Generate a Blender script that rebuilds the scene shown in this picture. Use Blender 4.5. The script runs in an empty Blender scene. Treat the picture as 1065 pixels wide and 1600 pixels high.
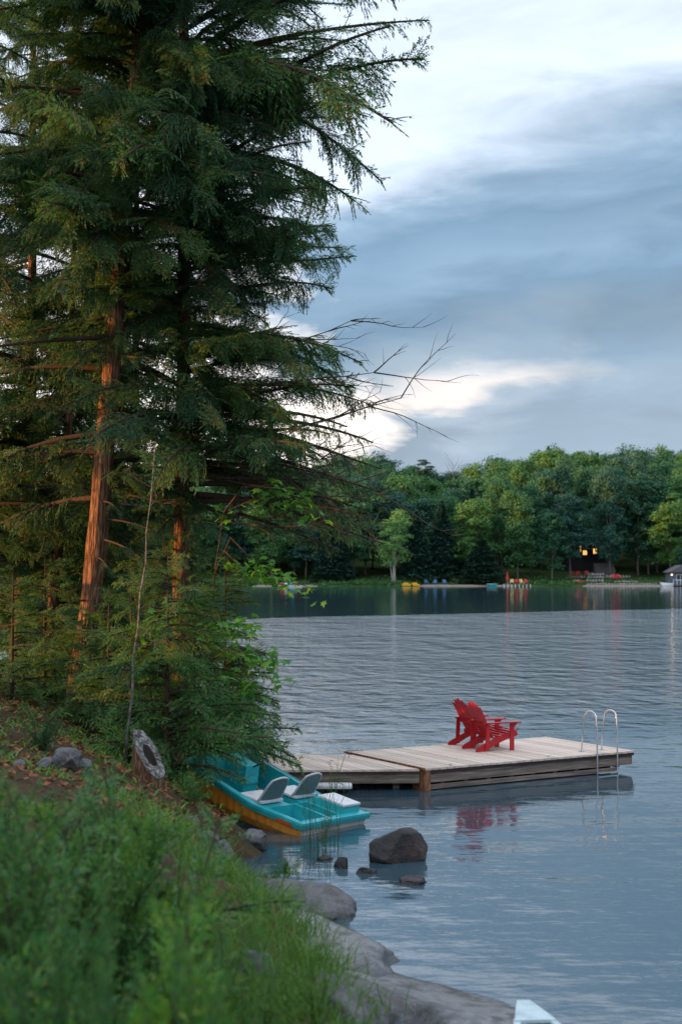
import bpy, bmesh, math, random
import numpy as np
from mathutils import Vector, Matrix, Euler, noise as mn

random.seed(7)
R = math.radians
S = bpy.context.scene
COL = S.collection

# ------------------------------------------------------------------ camera
CAM_H = 3.5
F = 2222.0
PITCH = math.atan(90 / F)
cam = bpy.data.cameras.new('camera')
cam.sensor_fit = 'VERTICAL'
cam.sensor_height = 36
cam.sensor_width = 24
cam.lens = 50
cam.clip_start = 0.1
cam.clip_end = 6000
cam.dof.use_dof = True
cam.dof.focus_distance = 25
cam.dof.aperture_fstop = 2.0
camo = bpy.data.objects.new('camera', cam)
COL.objects.link(camo)
camo.location = (0, 0, CAM_H)
camo.rotation_euler = (R(90) + PITCH, 0, 0)
S.camera = camo


def ray(px, py):
    cp, sp = math.cos(PITCH), math.sin(PITCH)
    a, b = (px - 532.5) / F, (800 - py) / F
    return Vector((a, cp - b * sp, sp + b * cp))


def at(px, py, Y):
    d = ray(px, py)
    return Vector((0, 0, CAM_H)) + d * (Y / d.y)


def atz(px, py, z):
    d = ray(px, py)
    return Vector((0, 0, CAM_H)) + d * ((z - CAM_H) / d.z)


# ------------------------------------------------------------------ world
SUN_EL, SUN_AZ = 5.5, -105.0      # degrees, azimuth from +Y clockwise (to the left of the view)
w = bpy.data.worlds.new('World')
S.world = w
w.use_nodes = True
nt = w.node_tree
nt.nodes.clear()


def N(nt, t, **k):
    n = nt.nodes.new(t)
    for a, b in k.items():
        setattr(n, a, b)
    return n


def L(nt, a, b):
    nt.links.new(a, b)


def ramp(nt, stops, fac=None, interp='LINEAR'):
    n = nt.nodes.new('ShaderNodeValToRGB')
    n.color_ramp.interpolation = interp
    el = n.color_ramp.elements
    while len(el) < len(stops):
        el.new(0.5)
    for e, (p, c) in zip(el, stops):
        e.position = p
        e.color = (c[0], c[1], c[2], 1) if hasattr(c, '__len__') else (c, c, c, 1)
    if fac is not None:
        nt.links.new(fac, n.inputs[0])
    return n


def math_(nt, op, a, b=None, c=None):
    n = nt.nodes.new('ShaderNodeMath')
    n.operation = op
    for i, v in enumerate((a, b, c)):
        if v is None:
            continue
        if hasattr(v, 'links'):
            nt.links.new(v, n.inputs[i])
        else:
            n.inputs[i].default_value = v
    return n.outputs[0]


def mix(nt, f, a, b, blend='MIX'):
    n = nt.nodes.new('ShaderNodeMix')
    n.data_type = 'RGBA'
    n.blend_type = blend
    for i, v in ((0, f), (6, a), (7, b)):
        if hasattr(v, 'links'):
            nt.links.new(v, n.inputs[i])
        elif i == 0:
            n.inputs[0].default_value = v
        else:
            n.inputs[i].default_value = (v[0], v[1], v[2], 1)
    return n.outputs[2]


def lin(r, g, b):
    f = lambda c: (c / 255 / 12.92) if c / 255 <= 0.04045 else ((c / 255 + 0.055) / 1.055) ** 2.4
    return (f(r), f(g), f(b))


out = N(nt, 'ShaderNodeOutputWorld')
bg = N(nt, 'ShaderNodeBackground')
tc = N(nt, 'ShaderNodeTexCoord')
sky = N(nt, 'ShaderNodeTexSky')
sky.sky_type = 'NISHITA'
sky.sun_disc = False
sky.sun_elevation = R(SUN_EL)
sky.sun_rotation = R(SUN_AZ)
sep = N(nt, 'ShaderNodeSeparateXYZ')
L(nt, tc.outputs['Generated'], sep.inputs[0])
mp = N(nt, 'ShaderNodeMapping')
mp.inputs['Scale'].default_value = (1.0, 1.0, 3.2)
mp.inputs['Location'].default_value = (2.3, 0.7, 0.35)
L(nt, tc.outputs['Generated'], mp.inputs[0])
n1 = N(nt, 'ShaderNodeTexNoise')
n1.inputs['Scale'].default_value = 3.2
n1.inputs['Detail'].default_value = 7
n1.inputs['Roughness'].default_value = 0.52
n1.inputs['Distortion'].default_value = 0.25
L(nt, mp.outputs[0], n1.inputs['Vector'])
mp2 = N(nt, 'ShaderNodeMapping')
mp2.inputs['Scale'].default_value = (1.0, 1.0, 4.2)
mp2.inputs['Location'].default_value = (7.9, 3.1, 1.4)
L(nt, tc.outputs['Generated'], mp2.inputs[0])
n2 = N(nt, 'ShaderNodeTexNoise')
n2.inputs['Scale'].default_value = 7.0
n2.inputs['Detail'].default_value = 8
n2.inputs['Roughness'].default_value = 0.55
n2.inputs['Distortion'].default_value = 0.4
L(nt, mp2.outputs[0], n2.inputs['Vector'])
zz = sep.outputs['Z']
wv = math_(nt, 'SUBTRACT', n1.outputs[0], 0.5)
wv = math_(nt, 'MULTIPLY', wv, 0.16)
w2 = math_(nt, 'SUBTRACT', n2.outputs[0], 0.5)
w2 = math_(nt, 'MULTIPLY', w2, 0.085)
elev = math_(nt, 'ADD', math_(nt, 'ADD', zz, wv), w2)
elev = math_(nt, 'SUBTRACT', elev, math_(nt, 'MULTIPLY', sep.outputs['X'], 0.19))
c_gap = (0.62, 0.57, 0.54)
c_lav = (0.50, 0.575, 0.68)
c_g1 = (0.19, 0.28, 0.385)
c_g2 = (0.13, 0.21, 0.305)
c_g3 = (0.175, 0.265, 0.37)
c_top = (1.0, 1.08, 1.2)
band = ramp(nt, [
    (0.00, (0.24, 0.30, 0.37)), (0.070, (0.20, 0.26, 0.335)), (0.086, (0.28, 0.34, 0.41)), (0.097, c_gap),
    (0.107, (0.56, 0.54, 0.54)), (0.125, (0.27, 0.34, 0.41)), (0.165, c_g2), (0.19, c_g3),
    (0.215, c_g2), (0.24, c_g1), (0.26, (0.38, 0.45, 0.55)), (0.285, c_lav),
    (0.48, (0.52, 0.60, 0.72)), (1.0, c_top)], elev)
band2 = ramp(nt, [(0.0, (0.22, 0.28, 0.36)), (0.10, (0.20, 0.27, 0.35)), (0.13, (0.15, 0.22, 0.30)), (0.165, c_g2), (0.19, c_g3),
    (0.215, c_g2), (0.245, c_g1), (0.275, (0.33, 0.41, 0.51)), (0.31, c_lav), (0.48, (0.52, 0.60, 0.72)), (1.0, c_top)], elev)
az = math_(nt, 'ADD', math_(nt, 'MULTIPLY', sep.outputs['X'], 4.6), math_(nt, 'MULTIPLY', math_(nt, 'SUBTRACT', n1.outputs[0], 0.5), 1.6))
azf = ramp(nt, [(0.25, 0.0), (0.8, 1.0)], az)
bandm = mix(nt, azf.outputs[0], band.outputs[0], band2.outputs[0])
# towards the sunset side the sheet thins out to bright cream cloud
band3 = ramp(nt, [(0.0, (1.0, 0.88, 0.80)), (0.13, (1.1, 1.0, 0.94)), (0.25, (0.66, 0.66, 0.70)), (0.34, c_lav), (0.48, (0.52, 0.60, 0.72)), (1.0, c_top)], elev)
lf_ = math_(nt, 'ADD', sep.outputs['X'], math_(nt, 'MULTIPLY', math_(nt, 'ADD', math_(nt, 'SUBTRACT', n1.outputs[0], 0.5), math_(nt, 'SUBTRACT', n2.outputs[0], 0.5)), 0.30))
lff = ramp(nt, [(0.36, 1.0), (0.455, 0.75), (0.497, 0.0)], math_(nt, 'ADD', lf_, 0.5))
bandm = mix(nt, lff.outputs[0], bandm, band3.outputs[0])
# finer mottling inside the cloud sheet
mot = ramp(nt, [(0.3, 0.86), (0.5, 1.0), (0.72, 1.14)], n2.outputs[0])
cl = mix(nt, 1.0, bandm, mot.outputs[0], 'MULTIPLY')
# warm brightening of the clouds round the setting sun (left of the view)
sd = Vector((math.sin(R(SUN_AZ)) * math.cos(R(SUN_EL)), math.cos(R(SUN_AZ)) * math.cos(R(SUN_EL)), math.sin(R(SUN_EL))))
dp = N(nt, 'ShaderNodeVectorMath', operation='DOT_PRODUCT')
L(nt, tc.outputs['Generated'], dp.inputs[0])
dp.inputs[1].default_value = sd
glow = ramp(nt, [(0.0, 0.0), (0.35, 0.14), (0.75, 0.5), (1.0, 1.0)], dp.outputs['Value'])
gf = math_(nt, 'MULTIPLY', glow.outputs[0], ramp(nt, [(0.0, 1.0), (0.28, 0.6), (0.6, 0.0)], zz).outputs[0])
cl = mix(nt, gf, cl, (1.1, 0.86, 0.62))
skyb = mix(nt, 1.0, sky.outputs[0], (0.10, 0.10, 0.10), 'MULTIPLY')
# clouds cover nearly the whole sky; the clear sky behind is the Nishita one
tot = mix(nt, 0.93, skyb, cl)
L(nt, tot, bg.inputs['Color'])
bg.inputs['Strength'].default_value = 1.0
L(nt, bg.outputs[0], out.inputs[0])
w.cycles.sampling_method = 'MANUAL'
w.cycles.sample_map_resolution = 512

sun = bpy.data.lights.new('sun', 'SUN')
sun.energy = 5.0
sun.angle = R(0.8)
sun.color = (1.0, 0.42, 0.11)
suno = bpy.data.objects.new('sun', sun)
COL.objects.link(suno)
suno.rotation_euler = (-sd).to_track_quat('-Z', 'Y').to_euler()
suno.location = sd * 60

S.view_settings.view_transform = 'Standard'
S.view_settings.look = 'None'
S.view_settings.exposure = 0.88
S.view_settings.gamma = 1
S.render.engine = 'CYCLES'
S.cycles.max_bounces = 6
S.cycles.diffuse_bounces = 3
S.cycles.glossy_bounces = 3
S.cycles.transmission_bounces = 3
S.cycles.transparent_max_bounces = 4
S.cycles.caustics_reflective = False
S.cycles.caustics_refractive = False
S.cycles.use_denoising = True


# ------------------------------------------------------------------ materials
def mat(name, col, rough=0.7, spec=0.4, metal=0.0, var=0.0, vscale=8.0, bump=0.0, bscale=30.0, stretch=(1, 1, 1), cols=None,
        detail=6, rand=0.0, coord='Object', dist=0.01):
    m = bpy.data.materials.new(name)
    m.use_nodes = True
    t = m.node_tree
    b = t.nodes['Principled BSDF']
    b.inputs['Roughness'].default_value = rough
    b.inputs['Specular IOR Level'].default_value = spec
    b.inputs['Metallic'].default_value = metal
    tx = N(t, 'ShaderNodeTexCoord')
    mpp = N(t, 'ShaderNodeMapping')
    mpp.inputs['Scale'].default_value = stretch
    L(t, tx.outputs[coord], mpp.inputs[0])
    nz = N(t, 'ShaderNodeTexNoise')
    nz.inputs['Scale'].default_value = vscale
    nz.inputs['Detail'].default_value = detail
    nz.inputs['Roughness'].default_value = 0.6
    L(t, mpp.outputs[0], nz.inputs['Vector'])
    if cols is None:
        lo = tuple(c * (1 - var) for c in col)
        hi = tuple(min(1, c * (1 + var)) for c in col)
        cols = [(0.3, lo), (0.7, hi)]
    c = ramp(t, cols, nz.outputs[0]).outputs[0]
    if rand:
        oi = N(t, 'ShaderNodeObjectInfo')
        rr = ramp(t, [(0, 1 - rand), (1, 1 + rand)], oi.outputs['Random'])
        c = mix(t, 1.0, c, rr.outputs[0], 'MULTIPLY')
    L(t, c, b.inputs['Base Color'])
    if bump:
        nb = N(t, 'ShaderNodeTexNoise')
        nb.inputs['Scale'].default_value = bscale
        nb.inputs['Detail'].default_value = 8
        nb.inputs['Roughness'].default_value = 0.65
        L(t, mpp.outputs[0], nb.inputs['Vector'])
        bp = N(t, 'ShaderNodeBump')
        bp.inputs['Strength'].default_value = bump
        bp.inputs['Distance'].default_value = dist
        L(t, nb.outputs[0], bp.inputs['Height'])
        L(t, bp.outputs[0], b.inputs['Normal'])
    return m


def leafmat(name, cols, trans=0.35, rough=0.55, objvar=0.18, spec=0.35):
    m = bpy.data.materials.new(name)
    m.use_nodes = True
    t = m.node_tree
    b = t.nodes['Principled BSDF']
    o = t.nodes['Material Output']
    b.inputs['Roughness'].default_value = rough
    b.inputs['Specular IOR Level'].default_value = spec
    g = N(t, 'ShaderNodeNewGeometry')
    n = len(cols)
    c = ramp(t, [(i / (n - 1), q) for i, q in enumerate(cols)], g.outputs['Random Per Island']).outputs[0]
    oi = N(t, 'ShaderNodeObjectInfo')
    rr = ramp(t, [(0, (1 - objvar, 1 - objvar * .6, 1 - objvar * .2)), (0.5, (1, 1, 1)), (1, (1 + objvar, 1 + objvar * .6, 1 - objvar * .6))],
              oi.outputs['Random'])
    c = mix(t, 1.0, c, rr.outputs[0], 'MULTIPLY')
    L(t, c, b.inputs['Base Color'])
    tr = N(t, 'ShaderNodeBsdfTranslucent')
    c2 = mix(t, 1.0, c, (1.15, 1.25, 0.55), 'MULTIPLY')
    L(t, c2, tr.inputs[0])
    ms = N(t, 'ShaderNodeMixShader')
    ms.inputs[0].default_value = trans
    L(t, b.outputs[0], ms.inputs[1])
    L(t, tr.outputs[0], ms.inputs[2])
    L(t, ms.outputs[0], o.inputs[0])
    return m


M = {}
M['hemlock_leaf'] = leafmat('hemlock_leaf', [(0.025, 0.09, 0.05), (0.045, 0.15, 0.065), (0.06, 0.195, 0.085), (0.04, 0.14, 0.08), (0.08, 0.17, 0.065), (0.17, 0.14, 0.05)], 0.42, 0.55, 0.4)
M['sapling_leaf'] = leafmat('sapling_leaf', [(0.04, 0.16, 0.07), (0.07, 0.23, 0.08), (0.045, 0.17, 0.07), (0.13, 0.27, 0.06), (0.22, 0.22, 0.06)], 0.45, 0.5, 0.35)
M['maple_leaf'] = leafmat('maple_leaf', [(0.07, 0.24, 0.05), (0.13, 0.34, 0.06)], 0.45, 0.4, 0.35, 0.5)
M['shrub_leaf'] = leafmat('shrub_leaf', [(0.035, 0.14, 0.04), (0.07, 0.23, 0.05), (0.09, 0.23, 0.05), (0.16, 0.24, 0.05), (0.03, 0.15, 0.07)], 0.3, 0.5, 0.45)
M['shrub_dark'] = leafmat('shrub_dark_leaf', [(0.02, 0.09, 0.04), (0.035, 0.13, 0.055), (0.06, 0.17, 0.06), (0.1, 0.19, 0.05)], 0.3, 0.5, 0.35)
M['fern_leaf'] = leafmat('fern_leaf', [(0.07, 0.2, 0.04), (0.11, 0.25, 0.05), (0.2, 0.28, 0.06)], 0.35, 0.5, 0.35)
M['grass_blade'] = leafmat('grass_blade', [(0.05, 0.15, 0.03), (0.1, 0.24, 0.045), (0.17, 0.24, 0.06), (0.07, 0.18, 0.04)], 0.35, 0.5)
M['reed_blade'] = leafmat('reed_blade', [(0.04, 0.10, 0.03), (0.09, 0.15, 0.04), (0.12, 0.13, 0.05)], 0.3, 0.5)
M['litter_leaf'] = leafmat('litter_leaf', [(0.2, 0.07, 0.03), (0.32, 0.11, 0.05), (0.12, 0.045, 0.025), (0.25, 0.13, 0.06)], 0.15, 0.8, 0.1, 0.2)
far_cols = {
    'a': [(0.028, 0.105, 0.06), (0.045, 0.155, 0.075), (0.065, 0.19, 0.075)],
    'b': [(0.04, 0.13, 0.058), (0.06, 0.175, 0.065), (0.085, 0.21, 0.07)],
    'c': [(0.024, 0.09, 0.07), (0.038, 0.125, 0.09), (0.055, 0.155, 0.10)],
    'birch': [(0.10, 0.24, 0.10), (0.14, 0.31, 0.11), (0.20, 0.36, 0.12)],
    'con': [(0.016, 0.06, 0.05), (0.025, 0.08, 0.06), (0.036, 0.10, 0.07)]}
for k, v in far_cols.items():
    M['far_' + k] = leafmat('far_leaf_' + k, v, 0.25, 0.6, 0.28, 0.25)


def barkmat(name, cols, sc=1.0):
    m = bpy.data.materials.new(name)
    m.use_nodes = True
    t = m.node_tree
    b = t.nodes['Principled BSDF']
    b.inputs['Roughness'].default_value = 0.9
    b.inputs['Specular IOR Level'].default_value = 0.15
    tx = N(t, 'ShaderNodeTexCoord')
    mpp = N(t, 'ShaderNodeMapping')
    mpp.inputs['Scale'].default_value = (24 * sc, 24 * sc, 3.0 * sc)
    L(t, tx.outputs['Object'], mpp.inputs[0])
    vo = N(t, 'ShaderNodeTexVoronoi', feature='DISTANCE_TO_EDGE')
    vo.inputs['Scale'].default_value = 1.6
    nz = N(t, 'ShaderNodeTexNoise')
    nz.inputs['Scale'].default_value = 1.6
    nz.inputs['Detail'].default_value = 8
    L(t, mpp.outputs[0], nz.inputs['Vector'])
    mm = mix(t, 0.5, mpp.outputs[0], nz.outputs['Color'])
    L(t, mm, vo.inputs['Vector'])
    c = ramp(t, cols, nz.outputs[0]).outputs[0]
    cr = ramp(t, [(0.0, 0.45), (0.16, 1.0)], vo.outputs['Distance']).outputs[0]
    c = mix(t, 1.0, c, cr, 'MULTIPLY')
    L(t, c, b.inputs['Base Color'])
    h = math_(t, 'ADD', ramp(t, [(0, 0), (0.22, 1)], vo.outputs['Distance']).outputs[0], math_(t, 'MULTIPLY', nz.outputs[0], 0.7))
    bp = N(t, 'ShaderNodeBump')
    bp.inputs['Strength'].default_value = 0.9
    bp.inputs['Distance'].default_value = 0.02
    L(t, h, bp.inputs['Height'])
    L(t, bp.outputs[0], b.inputs['Normal'])
    return m


M['bark'] = barkmat('hemlock_bark', [(0.3, (0.10, 0.052, 0.03)), (0.55, (0.20, 0.11, 0.065)), (0.75, (0.32, 0.20, 0.13))])
M['twig'] = mat('twig_bark', (0.05, 0.037, 0.028), 0.9, 0.2, var=0.4, vscale=20)
M['dead_twig'] = mat('dead_twig', (0.075, 0.06, 0.05), 0.9, 0.2, var=0.4, vscale=20)
M['pale_bark'] = mat('pale_bark', (0.34, 0.32, 0.28), 0.85, 0.2, vscale=14, cols=[(0.35, (0.04, 0.034, 0.03)), (0.5, (0.12, 0.11, 0.10)), (0.7, (0.22, 0.21, 0.19))], bump=0.4, bscale=40)
M['far_bark'] = mat('far_bark', (0.15, 0.14, 0.13), 0.9, 0.2, var=0.4, vscale=3)
M['birch_bark'] = mat('birch_bark', (0.42, 0.42, 0.40), 0.85, 0.2, var=0.3, vscale=3)

M['ground'] = mat('forest_ground', None, 0.95, 0.15, vscale=2.2, cols=[(0.3, (0.035, 0.024, 0.017)), (0.45, (0.085, 0.05, 0.03)), (0.56, (0.05, 0.05, 0.025)), (0.7, (0.12, 0.075, 0.045))], bump=1.0, bscale=14, detail=10, dist=0.05)


def rockmat(name, cols, rough=0.75, wet=True, sc=1.0):
    m = mat(name, None, rough, 0.35, vscale=2.6 * sc, cols=cols, bump=0.9, bscale=13 * sc, detail=12, dist=0.03)
    t = m.node_tree
    b = t.nodes['Principled BSDF']
    nz = N(t, 'ShaderNodeTexNoise')
    nz.inputs['Scale'].default_value = 60 * sc
    nz.inputs['Detail'].default_value = 3
    tx = N(t, 'ShaderNodeTexCoord')
    L(t, tx.outputs['Object'], nz.inputs['Vector'])
    sp = ramp(t, [(0.35, 0.72), (0.5, 1.0), (0.65, 1.25)], nz.outputs[0]).outputs[0]
    src = b.inputs['Base Color'].links[0].from_socket
    c = mix(t, 1.0, src, sp, 'MULTIPLY')
    if wet:   # a dark wet band where lake water reaches the stone
        g = N(t, 'ShaderNodeNewGeometry')
        s = N(t, 'ShaderNodeSeparateXYZ')
        L(t, g.outputs['Position'], s.inputs[0])
        f = ramp(t, [(0.02, 0.38), (0.09, 1.0)], math_(t, 'ADD', s.outputs['Z'], math_(t, 'MULTIPLY', nz.outputs[0], 0.02))).outputs[0]
        c = mix(t, 1.0, c, f, 'MULTIPLY')
        rr = ramp(t, [(0.02, 0.25), (0.1, rough)], s.outputs['Z']).outputs[0]
        L(t, rr, b.inputs['Roughness'])
    L(t, c, b.inputs['Base Color'])
    return m


M['rock'] = rockmat('granite', [(0.3, (0.05, 0.05, 0.055)), (0.5, (0.13, 0.13, 0.14)), (0.62, (0.08, 0.07, 0.07)), (0.75, (0.24, 0.24, 0.25))])
M['slab'] = rockmat('pale_granite', [(0.34, (0.035, 0.036, 0.04)), (0.46, (0.10, 0.103, 0.11)), (0.58, (0.21, 0.213, 0.22)), (0.68, (0.07, 0.066, 0.066))], 0.3)
M['dark_rock'] = rockmat('dark_lake_stone', [(0.3, (0.010, 0.012, 0.014)), (0.5, (0.026, 0.024, 0.025)), (0.65, (0.055, 0.034, 0.028)), (0.78, (0.026, 0.029, 0.034))], 0.6)


def woodmat(name, cols, axis='Y', rand=0.15, rough=0.8):
    st = {'X': (1.2, 22, 22), 'Y': (22, 1.2, 22)}[axis]
    return mat(name, None, rough, 0.25, vscale=1.5, cols=cols, stretch=st, bump=0.5, bscale=3.5, rand=rand, dist=0.006)


M['deck'] = woodmat('weathered_deck_board', [(0.3, (0.40, 0.31, 0.27)), (0.5, (0.63, 0.51, 0.43)), (0.7, (0.78, 0.67, 0.58))])
M['fascia'] = woodmat('weathered_dock_side', [(0.25, (0.08, 0.06, 0.05)), (0.5, (0.20, 0.155, 0.13)), (0.72, (0.36, 0.30, 0.26))], 'X')
M['rusty_post'] = mat('rusty_brown_wood', None, 0.8, 0.3, vscale=5, stretch=(3, 3, 1), cols=[(0.35, (0.06, 0.03, 0.02)), (0.5, (0.26, 0.11, 0.05)), (0.68, (0.42, 0.2, 0.09))], bump=0.5)
M['dark_trim'] = mat('dark_rubber_trim', (0.035, 0.02, 0.018), 0.6, var=0.3)
M['dock_float'] = mat('dark_float', (0.015, 0.015, 0.017), 0.6, var=0.3)
M['red_paint'] = mat('red_paint', None, 0.42, 0.5, vscale=5, cols=[(0.3, (0.36, 0.006, 0.012)), (0.7, (0.50, 0.012, 0.02))], bump=0.08, bscale=40)
M['steel'] = mat('aluminium_tube', (0.62, 0.64, 0.66), 0.28, 0.5, metal=0.9, var=0.08, vscale=10)
M['teal'] = mat('teal_plastic', None, 0.35, 0.5, vscale=3.5, cols=[(0.3, (0.012, 0.30, 0.34)), (0.7, (0.025, 0.42, 0.46))], bump=0.05, bscale=40)
M['orange_hull'] = mat('orange_plastic', None, 0.45, 0.5, vscale=4, cols=[(0.3, (0.78, 0.27, 0.03)), (0.7, (0.95, 0.42, 0.06))], bump=0.05)
M['seat_white'] = mat('white_seat_plastic', None, 0.45, 0.5, vscale=6, cols=[(0.3, (0.55, 0.55, 0.56)), (0.7, (0.75, 0.75, 0.76))])
M['seat_mesh'] = mat('grey_seat_mesh', (0.17, 0.19, 0.20), 0.7, 0.3, var=0.25, vscale=60, bump=0.3, bscale=200)
M['seat_frame'] = mat('grey_seat_frame', (0.50, 0.51, 0.52), 0.5, 0.4, var=0.1)
M['decal'] = mat('red_decal', (0.45, 0.08, 0.02), 0.5, var=0.2)
M['hull_bottom'] = mat('pale_hull_bottom', (0.5, 0.47, 0.42), 0.5, var=0.2)
M['skiff'] = mat('faded_blue_white_paint', None, 0.6, 0.4, vscale=9, cols=[(0.3, (0.30, 0.40, 0.44)), (0.6, (0.48, 0.58, 0.62))], bump=0.3, bscale=40)
M['skiff_dark'] = mat('skiff_inside', (0.14, 0.2, 0.2), 0.7, var=0.4, vscale=10)
M['stump_face'] = mat('grey_cut_wood', None, 0.9, 0.15, vscale=3, stretch=(1, 6, 6), cols=[(0.38, (0.04, 0.036, 0.034)), (0.5, (0.16, 0.155, 0.15)), (0.62, (0.33, 0.32, 0.31))], bump=1.0, bscale=14)
M['black'] = mat('hollow_dark', (0.03, 0.022, 0.018), 0.9)
M['yellow'] = mat('yellow_plastic', (0.75, 0.42, 0.02), 0.5, var=0.1)
M['cream'] = mat('pale_yellow_paint', (0.70, 0.55, 0.22), 0.5, var=0.1)
M['blue'] = mat('blue_paint', (0.05, 0.17, 0.36), 0.5, var=0.15)
M['red'] = mat('far_red', (0.5, 0.02, 0.03), 0.5, var=0.1)
M['white'] = mat('white_paint', (0.7, 0.72, 0.74), 0.5, var=0.06)
M['house'] = mat('dark_house_cladding', (0.018, 0.018, 0.022), 0.8, var=0.3, vscale=2)
M['slate'] = mat('slate_blue_cladding', (0.10, 0.15, 0.21), 0.8, var=0.2, vscale=2)
M['roof'] = mat('grey_shingle', (0.12, 0.12, 0.13), 0.9, var=0.3, vscale=2)
M['wall_stone'] = mat('pale_wall_stone', (0.30, 0.29, 0.28), 0.85, var=0.35, vscale=0.8, rand=0.25, bump=0.6, bscale=5)
M['sand'] = mat('beach_sand', (0.25, 0.21, 0.185), 0.95, 0.1, var=0.25, vscale=1.2, bump=0.5, bscale=3)
M['lawn'] = mat('far_bank_ground', None, 0.95, 0.1, vscale=0.12, cols=[(0.35, (0.022, 0.04, 0.018)), (0.5, (0.045, 0.085, 0.025)), (0.65, (0.03, 0.05, 0.022))], bump=0.8, bscale=2)
M['hillmat'] = mat('wooded_hill_ground', None, 0.95, 0.1, vscale=0.1, cols=[(0.35, (0.015, 0.035, 0.015)), (0.65, (0.03, 0.07, 0.025))], bump=1.0, bscale=0.8)
M['glass'] = mat('window_glass', (0.02, 0.03, 0.04), 0.1, 0.6)


def emit(name, c, s):
    m = bpy.data.materials.new(name)
    m.use_nodes = True
    b = m.node_tree.nodes['Principled BSDF']
    b.inputs['Base Color'].default_value = (*c, 1)
    b.inputs['Emission Color'].default_value = (*c, 1)
    b.inputs['Emission Strength'].default_value = s
    return m


M['lit'] = emit('lit_window', (1.0, 0.5, 0.14), 0.8)
M['lamp'] = emit('lit_lamp', (1.0, 0.62, 0.3), 2.5)

# ---- water
m = bpy.data.materials.new('lake_water')
m.use_nodes = True
t = m.node_tree
b = t.nodes['Principled BSDF']
b.inputs['Base Color'].default_value = (0.032, 0.068, 0.092, 1)
b.inputs['Roughness'].default_value = 0.035
b.inputs['IOR'].default_value = 2.1
b.inputs['Specular IOR Level'].default_value = 0.5
g = N(t, 'ShaderNodeNewGeometry')
sp = N(t, 'ShaderNodeSeparateXYZ')
L(t, g.outputs['Position'], sp.inputs[0])


def wnoise(scale, st, det, rough=0.5, dist=0.0, rot=0.0, loc=(0, 0, 0)):
    mpp = N(t, 'ShaderNodeMapping')
    mpp.inputs['Scale'].default_value = st
    mpp.inputs['Rotation'].default_value = (0, 0, rot)
    mpp.inputs['Location'].default_value = loc
    L(t, g.outputs['Position'], mpp.inputs[0])
    nz = N(t, 'ShaderNodeTexNoise')
    nz.inputs['Scale'].default_value = scale
    nz.inputs['Detail'].default_value = det
    nz.inputs['Roughness'].default_value = rough
    nz.inputs['Distortion'].default_value = dist
    L(t, mpp.outputs[0], nz.inputs['Vector'])
    return nz.outputs[0]


edge = wnoise(0.02, (1, 1, 1), 2)
big = wnoise(0.05, (0.6, 1, 1), 3, loc=(4, 9, 0))
yy = math_(t, 'ADD', math_(t, 'SUBTRACT', sp.outputs['Y'], math_(t, 'MULTIPLY', sp.outputs['X'], 0.7)), math_(t, 'MULTIPLY', math_(t, 'SUBTRACT', edge, 0.5), 26))
calm = ramp(t, [(0.0, 0.10), (0.09, 0.08), (0.12, 0.05), (0.15, 0.06), (0.18, 0.3), (0.22, 0.9), (0.655, 1.0), (0.67, 0.05), (1.0, 0.04)], math_(t, 'DIVIDE', yy, 160)).outputs[0]
calm = math_(t, 'MULTIPLY', calm, ramp(t, [(0.3, 0.6), (0.6, 1.0)], big).outputs[0])
h1 = wnoise(1.7, (0.8, 2.1, 1), 4, 0.55, 0.3, 0.12)
h2 = wnoise(6.0, (0.8, 1.7, 1), 3, 0.5, 0.2, -0.2)
h3 = wnoise(0.45, (0.35, 1.6, 1), 2, 0.5, 0.5, 0.25)
h4 = wnoise(0.55, (0.45, 1.5, 1), 3, 0.55, 0.4, -0.1, (3, 3, 0))
hh = math_(t, 'ADD', math_(t, 'MULTIPLY', h1, 0.10), math_(t, 'MULTIPLY', h2, 0.035))
hh = math_(t, 'ADD', hh, math_(t, 'MULTIPLY', h4, 0.10))
h5 = wnoise(0.85, (1.0, 0.8, 1), 2, 0.5, 0.2, 0.5, (8, 1, 0))
hh = math_(t, 'ADD', hh, math_(t, 'MULTIPLY', h5, 0.34))
h7 = wnoise(1.0, (1.9, 0.85, 1), 2, 0.5, 0.1, -0.1, (5, 7, 0))
hh = math_(t, 'ADD', hh, math_(t, 'MULTIPLY', h7, 0.22))
h6 = wnoise(0.35, (1.2, 0.7, 1), 2, 0.5, 0.2, 0.2, (2, 1, 0))
hh = math_(t, 'ADD', hh, math_(t, 'MULTIPLY', math_(t, 'MULTIPLY', h6, ramp(t, [(0.2, 0.0), (0.4, 1.0)], math_(t, 'DIVIDE', yy, 160)).outputs[0]), 0.6))
hh = math_(t, 'MULTIPLY', hh, calm)
hh = math_(t, 'ADD', hh, math_(t, 'MULTIPLY', h3, 0.02))
bp = N(t, 'ShaderNodeBump')
bp.inputs['Strength'].default_value = 1.0
bp.inputs['Distance'].default_value = 1.0
L(t, hh, bp.inputs['Height'])
L(t, bp.outputs[0], b.inputs['Normal'])
M['water'] = m


# ------------------------------------------------------------------ mesh helpers
def link(name, me, parent=None):
    o = bpy.data.objects.new(name, me)
    COL.objects.link(o)
    if parent is not None:
        o.parent = parent
    return o


def tag(o, label=None, cat=None, group=None, kind=None):
    if label:
        o['label'] = label
    if cat:
        o['category'] = cat
    if group:
        o['group'] = group
    if kind:
        o['kind'] = kind
    return o


def empty(name, loc, rz, label, cat, group=None):
    o = bpy.data.objects.new(name, None)
    COL.objects.link(o)
    o.location = loc
    o.rotation_euler = (0, 0, rz)
    return tag(o, label, cat, group)


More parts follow.
